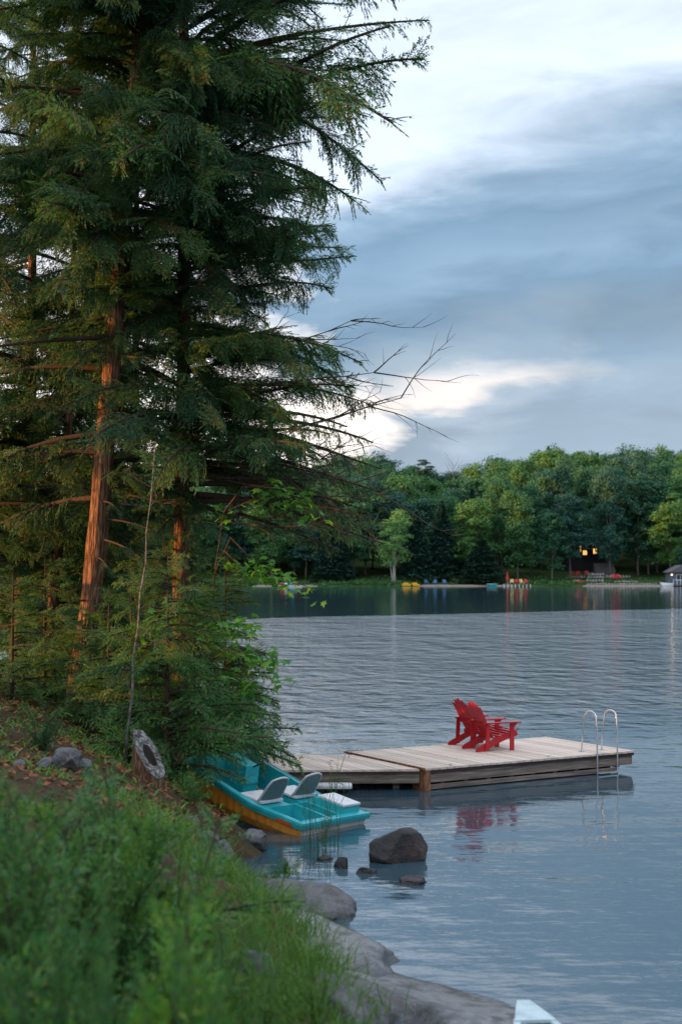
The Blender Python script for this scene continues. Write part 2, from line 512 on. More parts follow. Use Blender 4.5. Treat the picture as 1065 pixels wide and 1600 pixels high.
def dup(root, loc=None, rz=None, label=None, scale=None, group=None):
    r = root.copy()
    COL.objects.link(r)
    if loc is not None:
        r.location = loc
    if rz is not None:
        r.rotation_euler = (0, 0, rz)
    if scale is not None:
        r.scale = scale if hasattr(scale, '__len__') else (scale,) * 3
    if label:
        r['label'] = label
    if group:
        r['group'] = group
    for ch in list(root.children):
        c = ch.copy()
        COL.objects.link(c)
        c.parent = r
        for g_ in list(ch.children):
            d = g_.copy()
            COL.objects.link(d)
            d.parent = c
    return r


class MB:
    def __init__(s):
        s.v, s.f, s.m = [], [], []

    def add(s, vs, fs, mi=0, mtx=None):
        o = len(s.v)
        for p in vs:
            p = Vector(p)
            s.v.append(tuple(mtx @ p if mtx is not None else p))
        for f in fs:
            s.f.append(tuple(o + i for i in f))
            s.m.append(mi)
        return s

    def box(s, a, b, mtx=None, mi=0):
        x0, y0, z0 = a
        x1, y1, z1 = b
        vs = [(x0, y0, z0), (x1, y0, z0), (x1, y1, z0), (x0, y1, z0), (x0, y0, z1), (x1, y0, z1), (x1, y1, z1), (x0, y1, z1)]
        return s.add(vs, [(0, 3, 2, 1), (4, 5, 6, 7), (0, 1, 5, 4), (1, 2, 6, 5), (2, 3, 7, 6), (3, 0, 4, 7)], mi, mtx)

    def bar(s, p, q, wy, hz, mi=0, up=(0, 0, 1)):
        p, q = Vector(p), Vector(q)
        d = (q - p)
        l = d.length
        d.normalize()
        side = d.cross(Vector(up))
        if side.length < 1e-4:
            side = Vector((0, 1, 0))
        side.normalize()
        u = side.cross(d)
        mt = Matrix((d, side, u)).transposed().to_4x4()
        mt.translation = p
        return s.box((0, -wy / 2, -hz / 2), (l, wy / 2, hz / 2), mt, mi)

    def tube(s, pts, rad, n=8, mi=0, cap=True):
        pts = [Vector(p) for p in pts]
        if not hasattr(rad, '__len__'):
            rad = [rad] * len(pts)
        o = len(s.v)
        prev = None
        for i, p in enumerate(pts):
            d = (pts[min(i + 1, len(pts) - 1)] - pts[max(i - 1, 0)]).normalized()
            if prev is None:
                a = d.orthogonal().normalized()
            else:
                a = (prev - d * prev.dot(d)).normalized()
            prev = a
            c = d.cross(a)
            for k in range(n):
                an = 2 * math.pi * k / n
                s.v.append(tuple(p + (a * math.cos(an) + c * math.sin(an)) * rad[i]))
        for i in range(len(pts) - 1):
            for k in range(n):
                s.f.append((o + i * n + k, o + i * n + (k + 1) % n, o + (i + 1) * n + (k + 1) % n, o + (i + 1) * n + k))
                s.m.append(mi)
        if cap:
            s.f.append(tuple(o + k for k in reversed(range(n))))
            s.f.append(tuple(o + (len(pts) - 1) * n + k for k in range(n)))
            s.m += [mi, mi]
        return s

    def prism(s, poly, y0, y1, mtx=None, mi=0):   # poly in (x,z), extruded along y
        n = len(poly)
        vs = [(x, y0, z) for x, z in poly] + [(x, y1, z) for x, z in poly]
        fs = [tuple(range(n)), tuple(reversed(range(n, 2 * n)))]
        fs += [((i + 1) % n, i, n + i, n + (i + 1) % n) for i in range(n)]
        return s.add(vs, fs, mi, mtx)

    def mesh(s, name, mats, smooth=False, bevel=0.0):
        me = bpy.data.meshes.new(name)
        me.from_pydata(s.v, [], s.f)
        for m_ in (mats if isinstance(mats, (list, tuple)) else [mats]):
            me.materials.append(m_)
        me.polygons.foreach_set('material_index', s.m)
        if bevel:
            bm = bmesh.new()
            bm.from_mesh(me)
            bmesh.ops.recalc_face_normals(bm, faces=bm.faces[:])
            bmesh.ops.bevel(bm, geom=bm.edges[:], offset=bevel, segments=2, affect='EDGES', profile=0.7)
            bm.to_mesh(me)
            bm.free()
        if smooth:
            me.polygons.foreach_set('use_smooth', [True] * len(me.polygons))
        me.update()
        return me

    def build(s, name, mats, parent=None, smooth=False, bevel=0.0):
        return link(name, s.mesh(name, mats, smooth, bevel), parent)


def quads_mesh(name, V, mt):
    """V: (N,4,3) array -> mesh of N quads"""
    V = np.asarray(V, dtype=np.float32)
    n = len(V)
    me = bpy.data.meshes.new(name)
    me.vertices.add(n * 4)
    me.vertices.foreach_set('co', V.reshape(-1))
    me.loops.add(n * 4)
    me.loops.foreach_set('vertex_index', np.arange(n * 4, dtype=np.int32))
    me.polygons.add(n)
    me.polygons.foreach_set('loop_start', np.arange(0, n * 4, 4, dtype=np.int32))
    me.polygons.foreach_set('loop_total', np.full(n, 4, dtype=np.int32))
    me.materials.append(mt)
    me.update(calc_edges=True)
    return me


def norm(a):
    return a / (np.linalg.norm(a, axis=-1, keepdims=True) + 1e-9)


def lozenges(P, D, L_, W, rng, tilt=0.6):
    """needle sprigs: a narrow lozenge from P along D"""
    D = norm(D)
    rnd = rng.normal(size=P.shape) * tilt + np.array([0, 0, 1.0])
    Sd = norm(np.cross(D, rnd))
    L_ = np.asarray(L_)[:, None]
    W = np.asarray(W)[:, None]
    a = P
    b = P + D * L_ * 0.45 + Sd * W * 0.5
    c = P + D * L_
    d = P + D * L_ * 0.45 - Sd * W * 0.5
    return np.stack([a, b, c, d], 1)


# ------------------------------------------------------------------ terrain
SH = [(-30, 1.1), (9, 1.15), (10.9, 1.2), (12.6, .35), (14.1, -.1), (15.7, -.62), (17.5, -.95), (18.8, -1.15), (20, -1.7), (22, -2.1),
      (24, -2.4), (27, -3.1), (30, -4.6), (34, -8.5), (38, -16), (44, -30), (60, -60)]


def xs(y):
    for (a, b), (c, d) in zip(SH, SH[1:]):
        if a <= y <= c:
            return b + (d - b) * (y - a) / (c - a)
    return SH[0][1] if y < SH[0][0] else -60


def height(x, y):
    s = xs(y) - x
    if y > 27:
        s *= 0.55
    if s < 0:
        return max(-1.6, s * 0.55)
    h = 1.95 * (1 - math.exp(-s / 2.4)) + 0.02 * s
    if y < 17.5:
        fl = max(0, min(1, (s - (.75 if 9.5 < y < 15.3 else .25)) / 1.1))
        h *= fl * fl * (3 - 2 * fl)
        h -= .05 * (1 - fl)
    nn = mn.fractal(Vector((x * .5, y * .5, 3)), 1.0, 2.0, 5)
    h += nn * 0.22 * min(1, s / 1.5)
    # bank added out of view at left, shading the foreground from low sun
    if y < 29:
        h += 1.9 * max(0, min(1, (-x - 11) / 4)) * max(0, min(1, (29 - y) / 2)) * (1 if y < 14 else 0.45 if y < 16 else 0)
    return h


def gz(x, y):
    return height(x, y)


nx, ny = 150, 210
X0, X1, Y0, Y1 = -26.0, 3.0, -8.0, 42.0
vs, fs = [], []
for j in range(ny):
    y = Y0 + (Y1 - Y0) * j / (ny - 1)
    for i in range(nx):
        u = i / (nx - 1)
        x = X0 + (X1 - X0) * (1 - (1 - u) ** 1.6)
        vs.append((x, y, height(x, y) + 0.03 * mn.noise(Vector((x * 5, y * 5, 0)))))
for j in range(ny - 1):
    for i in range(nx - 1):
        a = j * nx + i
        fs.append((a, a + 1, a + nx + 1, a + nx))
me = bpy.data.meshes.new('near_shore_ground')
me.from_pydata(vs, [], fs)
me.materials.append(M['ground'])
me.polygons.foreach_set('use_smooth', [True] * len(me.polygons))
tag(link('ground', me), 'leaf-strewn earth bank sloping down to the lake', kind='structure')

# lake and lake bed
mb = MB()
mb.add([(-600, -60, 0), (700, -60, 0), (700, 330, 0), (-600, 330, 0)], [(0, 1, 2, 3)])
tag(mb.build('water', M['water']), 'blue grey lake surface with small ripples', kind='structure')


# far bank terrain
def far_h(x, y):
    t_ = y - 299.5
    if t_ < 0:
        return t_ * 0.15
    bump = 1.0 + 0.12 * math.sin(x * 0.03 + 1.2) + (0.28 if x > 25 else 0.28 * max(0, min(1, (x + 5) / 30)))
    if t_ < 5:
        return 0.09 * t_
    if t_ < 25:
        return 0.45 + (t_ - 5) * 0.12
    if t_ < 130:
        return 2.85 + (t_ - 25) * 0.105 * bump
    return 2.85 + 105 * 0.105 * bump + (t_ - 130) * 0.02


vs, fs = [], []
gx = np.linspace(-230, 230, 140)
gy = np.concatenate([np.linspace(294, 326, 26), np.linspace(330, 620, 34)])
for y in gy:
    for x in gx:
        vs.append((float(x), float(y), far_h(x, y) + (0.5 * mn.noise(Vector((x * .08, y * .08, 0))) if y > 306 else 0.05 * mn.noise(Vector((x * .4, y * .4, 0))))))
n_ = len(gx)
for j in range(len(gy) - 1):
    for i in range(n_ - 1):
        a = j * n_ + i
        fs.append((a, a + 1, a + n_ + 1, a + n_))
me = bpy.data.meshes.new('far_bank')
me.from_pydata(vs, [], fs)
me.materials.append(M['lawn'])
me.polygons.foreach_set('use_smooth', [True] * len(me.polygons))
tag(link('far_bank', me), 'green far bank rising behind the lake', kind='structure')


def far_strip(name, px0, px1, d0, d1, mt, label, lift=0.03):
    vs, fs = [], []
    n = 60
    x0, x1 = at(px0, 900, 300).x, at(px1, 900, 300).x
    for i in range(n + 1):
        x = x0 + (x1 - x0) * i / n
        tp = min(1, i / 6, (n - i) / 6)
        for k in range(4):
            y = d0 + (d1 - d0) * tp * k / 3
            vs.append((x, y, far_h(x, y) + lift + .05 * mn.noise(Vector((x * .4, y * .4, 0)))))
    for i in range(n):
        for k in range(3):
            a = i * 4 + k
            fs.append((a, a + 4, a + 5, a + 1))
    me = bpy.data.meshes.new(name)
    me.from_pydata(vs, [], fs)
    me.materials.append(mt)
    return tag(link(name, me), label, kind='structure')


far_strip('beach', 648, 812, 298.6, 302.6, M['sand'], 'grey sand beach below the blue chairs')
far_strip('beach', 905, 1050, 298.6, 302.8, M['sand'], 'pale sand beach below the stone retaining walls')
far_strip('beach', 385, 500, 298.6, 301.6, M['sand'], 'strip of stony beach behind the swim raft')

# hillside added far left to block the low sun from the far shore
vs, fs = [], []
nh = 50
for j in range(nh):
    for i in range(nh):
        x = -115 - 420 * i / (nh - 1)
        y = 70 + 560 * j / (nh - 1)
        e = min(1, i / 12) * min(1, j / 6)
        h = -1 + 46 * (e ** .8) * (0.8 + 0.25 * mn.noise(Vector((x * .012, y * .012, 4))))
        vs.append((x, y, h))
for j in range(nh - 1):
    for i in range(nh - 1):
        a = j * nh + i
        fs.append((a, a + nh, a + nh + 1, a + 1))
me = bpy.data.meshes.new('hill')
me.from_pydata(vs, [], fs)
me.materials.append(M['hillmat'])
tag(link('hill', me), 'wooded hillside closing the lake to the left', kind='structure')

# ------------------------------------------------------------------ far trees
rg = np.random.default_rng(11)


def crown_mesh(name, mt, H, Wd, seed, style='round', n=7500, leaf=0.36):
    r = np.random.default_rng(seed)
    lobes = []
    if style == 'conifer':
        P, Dn = [], []
        layers = 26
        for k in range(layers):
            f = k / (layers - 1)
            z = H * (0.06 + 0.94 * f)
            rad = Wd / 2 * (1 - f) ** 0.75 + 0.3
            m_ = int(n * 1.3 / layers * (1.5 - .95 * f))
            nb = int(12 - 6 * f)
            br = r.integers(0, nb, m_)
            an = br * (2 * math.pi / nb) + r.normal(0, .16, m_) + k * 1.1
            rl = r.uniform(.35, 1, nb)[br]
            rr = rad * np.sqrt(r.uniform(0.03, 1, m_)) * (.55 + .45 * rl)
            zz_ = z - 0.12 * rr ** 1.35 + r.normal(0, .13 + .2 * f, m_)
            P.append(np.stack([rr * np.cos(an), rr * np.sin(an), zz_], 1))
            Dn.append(np.stack([np.cos(an) * .3, np.sin(an) * .3, np.ones(m_)], 1))
        P = np.concatenate(P)
        Dn = np.concatenate(Dn)
    else:
        nl = {'round': 46, 'birch': 40, 'pine': 13, 'tall': 46}[style]
        P, Dn = [], []
        for k in range(nl):
            f = (k + .5) / nl
            z = H * (0.12 + 0.8 * f)
            if style == 'birch':
                prof = math.sin(math.pi * min(1, (1 - f) * 0.8 + 0.1)) ** .7
            elif style == 'pine':
                prof = 0.65 + .35 * math.sin(k * 2.1)
            else:
                prof = math.sqrt(max(0.04, 1 - ((f - 0.42) / 0.62) ** 2))
            a = r.uniform(0, 2 * math.pi)
            rad = Wd / 2 * prof * r.uniform(0.25, 0.78)
            if style == 'pine':
                lr = np.array([Wd * .17, Wd * .17, H * .035])
                rad = Wd / 2 * prof * r.uniform(.2, .8)
            else:
                q = r.uniform(.5, 1.25)
                lr = np.array([Wd * .17 * q, Wd * .17 * q, H * .085 * q * r.uniform(.6, 1.3)])
            c = np.array([rad * math.cos(a), rad * math.sin(a), z])
            m_ = n // nl
            d = norm(r.normal(size=(m_, 3)))
            d[:, 2] = np.where(d[:, 2] < -.35, -d[:, 2], d[:, 2])
            sh = r.uniform(0.25, 1.25, m_)[:, None] ** .7
            wob = 1 + .22 * np.sin(d[:, :1] * 7 + k) * np.cos(d[:, 1:2] * 6 + k * 2)
            P.append(c + d * lr * sh * wob)
            Dn.append(d)
        P = np.concatenate(P)
        Dn = np.concatenate(Dn)
    m_ = len(P)
    Nn = norm(Dn + r.normal(size=(m_, 3)) * .55 + np.array([0, 0, .35]))
    a = norm(np.cross(Nn, r.normal(size=(m_, 3))))
    b_ = np.cross(Nn, a)
    s = leaf * r.uniform(.55, 1.35, m_)[:, None]
    V = np.stack([P - a * s * .6, P + b_ * s * .33 - a * s * .05, P + a * s * .6, P - b_ * s * .33 + a * s * .05], 1)
    return quads_mesh(name, V, mt)


CR = {}
for i, k in enumerate('aabbcc'):
    CR['round%d' % i] = crown_mesh('crown_round', M['far_' + k], 15, 11.5, 20 + i, n=13000)
for i, k in enumerate('abc'):
    CR['tall%d' % i] = crown_mesh('crown_tall', M['far_' + k], 18, 9.5, 40 + i, 'tall', n=12000)
for i in range(3):
    CR['con%d' % i] = crown_mesh('crown_conifer', M['far_con'], 17, 8.5, 60 + i, 'conifer', 8500, .42)
CR['birch'] = crown_mesh('crown_birch', M['far_birch'], 12, 8.2, 71, 'birch', 7000, .30)
CR['pine'] = crown_mesh('crown_pine', M['far_con'], 8, 7.5, 72, 'pine', 3000, .32)


def trunk_mesh(name, h, r0, mt, lean=0.4, seed=0, forks=2):
    r = random.Random(seed)
    mb = MB()
    pts = [(0, 0, -.3)]
    for k in range(1, 6):
        pts.append((lean * (k / 5) ** 2 * r.uniform(.6, 1.2), r.uniform(-.1, .1), h * k / 5))
    mb.tube(pts, [r0 * (1 - .15 * k) for k in range(6)], 7)
    for k in range(forks):
        a = r.uniform(0, 6.28)
        z = h * r.uniform(.45, .8)
        mb.tube([(lean * .3, 0, z), (math.cos(a) * h * .15, math.sin(a) * h * .15, z + h * .25), (math.cos(a) * h * .25, math.sin(a) * h * .25, z + h * .6)], [r0 * .5, r0 * .35, r0 * .15], 5)
    return mb.mesh(name, mt, True)


TR = {'a': trunk_mesh('trunk_a', 9, .24, M['far_bark'], .5, 1), 'b': trunk_mesh('trunk_b', 10, .2, M['far_bark'], -.4, 2),
      'p': trunk_mesh('trunk_pale', 9, .19, M['birch_bark'], .7, 3)}


def far_tree(name, x, y, kind, H, W_, label, cat='tree', group=None, tk='a', base=0.22, rz=None, zb=None):
    z = far_h(x, y) if zb is None else zb
    o = empty(name, (x, y, z), random.uniform(0, 6.28) if rz is None else rz, label, cat, group)
    ref = {'round': (15, 11.5), 'tall_': (18, 9.5), 'conif': (17, 8.5), 'birch': (12, 8.2), 'pine_': (8, 7.5)}
    if kind.startswith('round'):
        rh, rw = 15, 11.5
    elif kind.startswith('tall'):
        rh, rw = 18, 9.5
    elif kind.startswith('con'):
        rh, rw = 17, 8.5
    elif kind == 'birch':
        rh, rw = 12, 8.2
    else:
        rh, rw = 8, 7.5
    c = link('crown', CR[kind], o)
    c.location = (0, 0, H * base)
    c.scale = (W_ / rw, W_ / rw, H * (1 - base) / (rh * .97))
    t_ = link('trunk', TR[tk], o)
    t_.scale = (1, 1, H / 14)
    return o


def ftree(name, px, top, wpx, kind, Y, label, tk='a', base=.2, group=None):
    x = at(px, 900, Y).x
    zt = at(px, top, Y).z
    zg = far_h(x, Y)
    return far_tree(name, x, Y, kind, (zt - zg), wpx * Y / F, label, tk=tk, base=base, group=group)


# front row, one by one
far_front = [
    ('birch_tree', 615, 799, 66, 'birch', 303.5, 'bright green birch with several white trunks, alone at the waterline', 'p', .16),
    ('broadleaf_tree', 478, 815, 84, 'round4', 312, 'dark broadleaf tree over the swim raft at the left of the far shore', 'a', .12),
    ('broadleaf_tree', 552, 752, 112, 'round0', 314, 'broad domed tree just left of and behind the white-trunked birch', 'a', .1),
    ('conifer_tree', 522, 822, 80, 'con0', 307, 'dark low conifer with layered boughs left of the birch', 'a', .04),
    ('conifer_tree', 650, 805, 74, 'con1', 308, 'dark conifer directly right of the birch behind the yellow pedal boat', 'a', .05),
    ('conifer_tree', 690, 790, 74, 'con2', 311, 'tall dark conifer above the blue beach chairs', 'a', .05),
    ('broadleaf_tree', 738, 779, 92, 'round2', 311, 'rounded mid green tree above the turquoise rowing boat', 'a', .15),
    ('conifer_tree', 752, 846, 84, 'con0', 306, 'low wide conifer with drooping pale boughs behind the red umbrella', 'a', .03),
    ('broadleaf_tree', 808, 768, 84, 'tall1', 309, 'tall bright green tree rising behind the dock of red and yellow chairs', 'a', .06),
    ('broadleaf_tree', 890, 772, 84, 'round4', 312, 'grey green tree partly covering the house with lit windows', 'a', .16),
    ('broadleaf_tree', 862, 800, 58, 'tall0', 308, 'slim green tree left of the red kayak on the lawn', 'a', .08),
    ('broadleaf_tree', 955, 742, 104, 'round5', 325, 'large dark round tree right of the lit house', 'a', .18),
    ('broadleaf_tree', 1012, 748, 90, 'tall2', 322, 'tall dark tree with bare trunks between the lit house and the boathouse', 'a', .14),
    ('broadleaf_tree', 1046, 786, 74, 'tall1', 311, 'bright green tree standing over the boathouse', 'a', .12),
    ('broadleaf_tree', 1076, 824, 44, 'round5', 306, 'pale grey green tree cut by the right edge of the photo', 'a', .25),
    ('broadleaf_tree', 425, 775, 96, 'round1', 313, 'leafy tree at the left end of the far shore, beside the hemlock boughs', 'a', .15),
]
for nm, px, top, wpx, kind, Y, lab, tk, bs in far_front:
    o = ftree(nm, px, top, wpx, kind, Y, lab, tk, bs)
    if kind == 'birch':
        o['category'] = 'birch'
        for a_, ln in ((0.12, .9), (-.16, -.8), (0.02, .2)):
            t_ = link('trunk', TR['p'], o)
            t_.location = (ln * .35, a_, 0)
            t_.rotation_euler = (0, R(ln * 6), ln)
            t_.scale = (.8, .8, .8)
# the rows behind, placed by where their tops stand on the skyline
sky_pts = [(-700, 745), (380, 738), (430, 727), (480, 735), (520, 728), (560, 720), (610, 729), (650, 742), (690, 752), (730, 742), (780, 722), (820, 726), (850, 716), (900, 708), (960, 707), (1000, 710), (1065, 712), (1500, 715)]


def skyline(px):
    for (a, b), (c, d) in zip(sky_pts, sky_pts[1:]):
        if a <= px <= c:
            return b + (d - b) * (px - a) / (c - a)
    return 730


rows = [(320, 42, 46), (333, 30, 44), (350, 20, 42), (372, 8, 42), (400, 2, 40)]
row_lab = {'round': 'rounded broadleaf tree in the dense wood behind the first trees of the far shore',
           'tall': 'tall narrow broadleaf tree in the dense wood behind the first trees of the far shore',
           'con': 'dark conifer in the dense wood behind the first trees of the far shore'}
rows = [(a_, b_, c_ * .86) for a_, b_, c_ in rows]
ROWT = ['just behind the waterline trees', 'low on the wooded slope', 'halfway up the wooded slope', 'high on the wooded slope', 'on the skyline']
LANDM = [(330, 'hidden behind the hemlocks'), (400, 'left end of the open view'), (440, 'over the swim raft gear'), (475, 'right of the swim raft'), (510, 'over the shore grass'),
         (545, 'over the dark low conifer'), (580, 'left of the birch'), (620, 'straight above the birch'), (655, 'above the yellow pedal boat'), (690, 'under the white pine'),
         (725, 'under the bare dead tree'), (760, 'above the turquoise boat'), (795, 'above the red umbrella'), (830, 'above the jetty chairs'), (865, 'under the pointed skyline conifer'),
         (905, 'above the red kayak'), (945, 'above the lit house'), (985, 'above the lower red chairs'), (1025, 'above the beach end'), (1066, 'above the boathouse'), (5000, 'beyond the right edge')]
for ri, (Y, dy, step) in enumerate(rows):
    px = -120 + ri * 17
    while px < 1190:
        kinds = ['round%d' % random.randrange(6)] * 6 + ['tall%d' % random.randrange(3)] * 3 + ['con%d' % random.randrange(3)]
        kind = random.choice(kinds)
        top = skyline(px) - 13 + dy + random.uniform(-7, 12) * (.7 if ri == 4 else 1)
        if 870 < px < 940 and ri == 0:
            px += step
            continue
        if kind.startswith('con'):
            top += 14
        wpx = random.uniform(66, 108) * (0.72 if kind.startswith('con') else 1) * 320 / Y * 1.05
        key = ''.join(ch for ch in kind if not ch.isdigit())
        shp = {'round': 'rounded', 'tall': 'tall narrow', 'con': 'dark pointed'}[key]
        tone = 'green conifer' if key == 'con' else ('mid green tree', 'fresh green tree', 'blue green tree')[int(kind[-1]) // 2 if key == 'round' else int(kind[-1])]
        mark = 'behind the hemlocks at the left'
        for lim, txt in LANDM:
            if px < lim:
                mark = txt
                break
        lab_ = '%s %s %s, %s' % (shp, tone, ROWT[ri], mark)
        ftree('conifer_tree' if key == 'con' else 'broadleaf_tree', px, top, wpx, kind, Y + random.uniform(-5, 5), lab_, base=.04, group='trees of the far wood')
        px += step * random.uniform(.75, 1.2)
# skyline characters
ftree('pine_tree', 667, 716, 46, 'pine', 396, 'flat-topped white pine standing above the wood left of the bare tree', base=.55)
ftree('conifer_tree', 857, 705, 40, 'con1', 392, 'pointed conifer top breaking the skyline above the bright green tree')
p = at(708, 760, 398)
o = empty('dead_tree', (p.x, 398, far_h(p.x, 398)), 0, 'bare grey dead tree on the skyline right of the white pine', 'dead tree')
mb = MB()
top = at(708, 716, 398).z - far_h(p.x, 398)
mb.tube([(0, 0, 0), (.2, 0, top * .5), (-.2, 0, top * .92)], [.25, .16, .04], 6)
mb.build('trunk', M['far_bark'], o)
for k in range(9):
    mb = MB()
    z = top * (.62 + .035 * k)
    sgn = 1 if k % 2 else -1
    mb.tube([(0, 0, z), (sgn * 1.2, .2, z + 1.8), (sgn * random.uniform(1.2, 2.8), .3, z + 4)], [.1, .07, .03], 4)
    mb.build('branch', M['far_bark'], o)

# low shoreline scrub on the far bank
P, Dn = [], []
r_ = np.random.default_rng(5)
for _ in range(420):
    px = random.choice([random.uniform(500, 660), random.uniform(500, 640), random.uniform(820, 1050), random.uniform(300, 1100)])
    Y = random.uniform(300.5, 305) if random.random() < .6 else random.uniform(304, 312)
    if (646 < px < 815 or 900 < px < 1050) and Y < 304:
        Y += 5
    x = at(px, 900, Y).x
    c = np.array([x, Y, far_h(x, Y)])
    rad = random.uniform(.35, 1.0)
    if 900 < px < 1030:
        rad *= .45
    d = norm(r_.normal(size=(26, 3)))
    d[:, 2] = abs(d[:, 2])
    P.append(c + d * rad)
P = np.concatenate(P)
m_ = len(P)
a = norm(r_.normal(size=(m_, 3)))
b_ = norm(np.cross(a, r_.normal(size=(m_, 3))))
s_ = r_.uniform(.12, .3, m_)[:, None]
V = np.stack([P - a * s_, P + b_ * s_ * .6, P + a * s_, P - b_ * s_ * .6], 1)
tag(link('undergrowth', quads_mesh('undergrowth', V, M['far_b'])), 'low green scrub along the far waterline', 'undergrowth', kind='stuff')


# ---- far shore things
def fx(px, Y=302):
    return at(px, 900, Y).x


def chair_far(px, Y, mt, label, group, rz=0, dz=0, s=1.0):
    x = fx(px, Y)
    o = empty('lounge_chair', (x, Y, far_h(x, Y) + dz), rz, label, 'chair', group)
    MB().box((-.34, -.3, .34), (.34, .3, .4)).build('seat', mt, o)
    mb = MB()
    for k in range(5):
        mb.bar((-.26 + .13 * k, .25, .36), (-.3 + .15 * k, .62, 1.05 - .03 * abs(k - 2)), .11, .03)
    mb.build('backrest', mt, o)
    for sx in (-1, 1):
        MB().box((sx * .36 - .05, -.35, .56), (sx * .36 + .05, .4, .6)).build('armrest', mt, o)
        MB().box((sx * .36 - .03, -.32, 0), (sx * .36 + .03, -.22, .56)).build('leg', mt, o)
        MB().box((sx * .36 - .03, .22, 0), (sx * .36 + .03, .32, .56)).build('leg', mt, o)
    o.scale = (s,) * 3
    return o


chair_far(666, 303.5, M['blue'], 'leftmost of the three blue chairs on the far beach', 'blue chairs on the far beach', .3)
chair_far(679, 303, M['blue'], 'middle blue chair on the far beach, lowest of the three', 'blue chairs on the far beach', -.2)
chair_far(694, 303.5, M['blue'], 'rightmost of the three blue chairs on the far beach', 'blue chairs on the far beach', .1)

# yellow pedal boat
o = empty('pedal_boat', (fx(641, 297.5), 297.5, 0), R(8), 'yellow pedal boat pulled up at the far shore below the birch', 'pedal boat')
mb = MB()
mb.add([(-1.7, -.6, .1), (1.7, -.6, .1), (1.9, -.6, .5), (-1.9, -.6, .55), (-1.7, .6, .1), (1.7, .6, .1), (1.9, .6, .5), (-1.9, .6, .55)],
       [(0, 1, 2, 3), (5, 4, 7, 6), (0, 4, 5, 1), (1, 5, 6, 2), (4, 0, 3, 7), (3, 2, 6, 7)])
mb.build('hull', M['yellow'], o, bevel=.05)
for x_ in (-.95, .95):
    MB().box((x_ - .45, -.45, .5), (x_ + .4, .45, .78)).build('seat', M['yellow'], o, bevel=.05)
MB().box((-.1, -.62, .15), (.35, -.61, .4)).build('opening', M['black'], o)

# small dock with chairs and umbrella
dx = fx(806, 298)
o = empty('jetty', (dx, 298, 0), 0, 'low grey wooden jetty carrying the red and yellow chairs', 'jetty')
w_ = fx(829, 298) - fx(787, 298)
for k in range(14):
    MB().box((-w_ / 2 + k * w_ / 14, -1.6, .42), (-w_ / 2 + (k + .93) * w_ / 14, 1.6, .5)).build('plank', M['fascia'], o)
for k in range(8):
    MB().box((-w_ / 2 + k * w_ / 7.2, -1.58, -.5), (-w_ / 2 + k * w_ / 7.2 + .16, -1.45, .41)).build('post', M['white'], o)
jet = [(799, 'cream', 'pale yellow chair beside the closed red umbrella'), (806.5, 'red', 'red chair between two pale yellow chairs on the jetty'),
       (814.5, 'cream', 'pale yellow chair between two red chairs on the jetty'), (821, 'red', 'red chair at the right end of the jetty')]
for px_, c_, lab in jet:
    q = chair_far(px_, 298, M[c_], lab, 'chairs on the far jetty', random.uniform(-.4, .4))
    q.location.z = .5
o = empty('umbrella', (fx(792, 298), 298, .5), 0, 'closed red umbrella on a pole at the left of the jetty', 'umbrella')
MB().tube([(0, 0, 0), (0, 0, 2.5)], .035, 6).build('pole', M['white'], o)
MB().tube([(0, 0, .75), (0, 0, .95), (0, 0, 1.6), (0, 0, 2.35), (0, 0, 2.6)], [.3, .36, .24, .12, .02], 9).build('canopy', M['red'], o)

# small turquoise boat
o = empty('rowing_boat', (fx(768, 297), 297, 0), 0, 'small turquoise boat moored left of the jetty', 'boat')
mb = MB()
mb.add([(-.9, -.4, 0), (.9, -.4, 0), (1.1, -.5, .45), (-1.1, -.5, .5), (-.9, .4, 0), (.9, .4, 0), (1.1, .5, .45), (-1.1, .5, .5)],
       [(0, 1, 2, 3), (5, 4, 7, 6), (0, 4, 5, 1), (1, 5, 6, 2), (4, 0, 3, 7), (3, 2, 6, 7)])
mb.build('hull', M['teal'], o, bevel=.03)
MB().box((-1.12, -.56, .5), (1.12, -.46, .58)).build('rail', M['white'], o)

# red kayak on the lawn
o = empty('kayak', (fx(900, 306), 306, far_h(fx(900, 306), 306) + .25), 0, 'red kayak lying on the lawn below the stone walls', 'kayak')
mb = MB()
mb.tube([(-2, 0, .12), (-1.4, 0, .02), (-.5, 0, 0), (.5, 0, 0), (1.4, 0, .02), (2, 0, .12)], [.02, .22, .32, .32, .22, .02], 10)
mb.build('hull', M['red'], o, True)
MB().box((-.4, -.22, .27), (.4, .22, .36)).build('cockpit_rim', M['white'], o)

# red chairs by the house terraces
for px_, Y, lab in ((893, 315, 'red lawn chair left on the upper stone terrace'), (902, 315, 'second red lawn chair, beside the left one on the upper terrace'),
                    (916, 315.5, 'red lawn chair on the upper terrace right below the glowing lower window'),
                    (958, 309.5, 'left one of the two red chairs on the lower lawn'), (966, 309.5, 'right one of the two red chairs on the lower lawn')):
    chair_far(px_, Y, M['red'], lab, 'red chairs by the terraces', random.uniform(-.4, .4), .3, 1.15)


# stone retaining walls: every stone its own part
def stone_mesh(seed):
    r = random.Random(seed)
    bm = bmesh.new()
    bmesh.ops.create_icosphere(bm, subdivisions=1, radius=.5)
    for v in bm.verts:
        v.co.x *= 1.25
        v.co *= r.uniform(.85, 1.12)
        v.co.z *= .8
        for k in range(3):
            v.co[k] = max(-.48 if k else -.6, min(.48 if k else .6, v.co[k] * 1.15))
    me = bpy.data.meshes.new('stone')
    bm.to_mesh(me)
    bm.free()
    me.materials.append(M['wall_stone'])
    return me


STN = [stone_mesh(i) for i in range(4)]


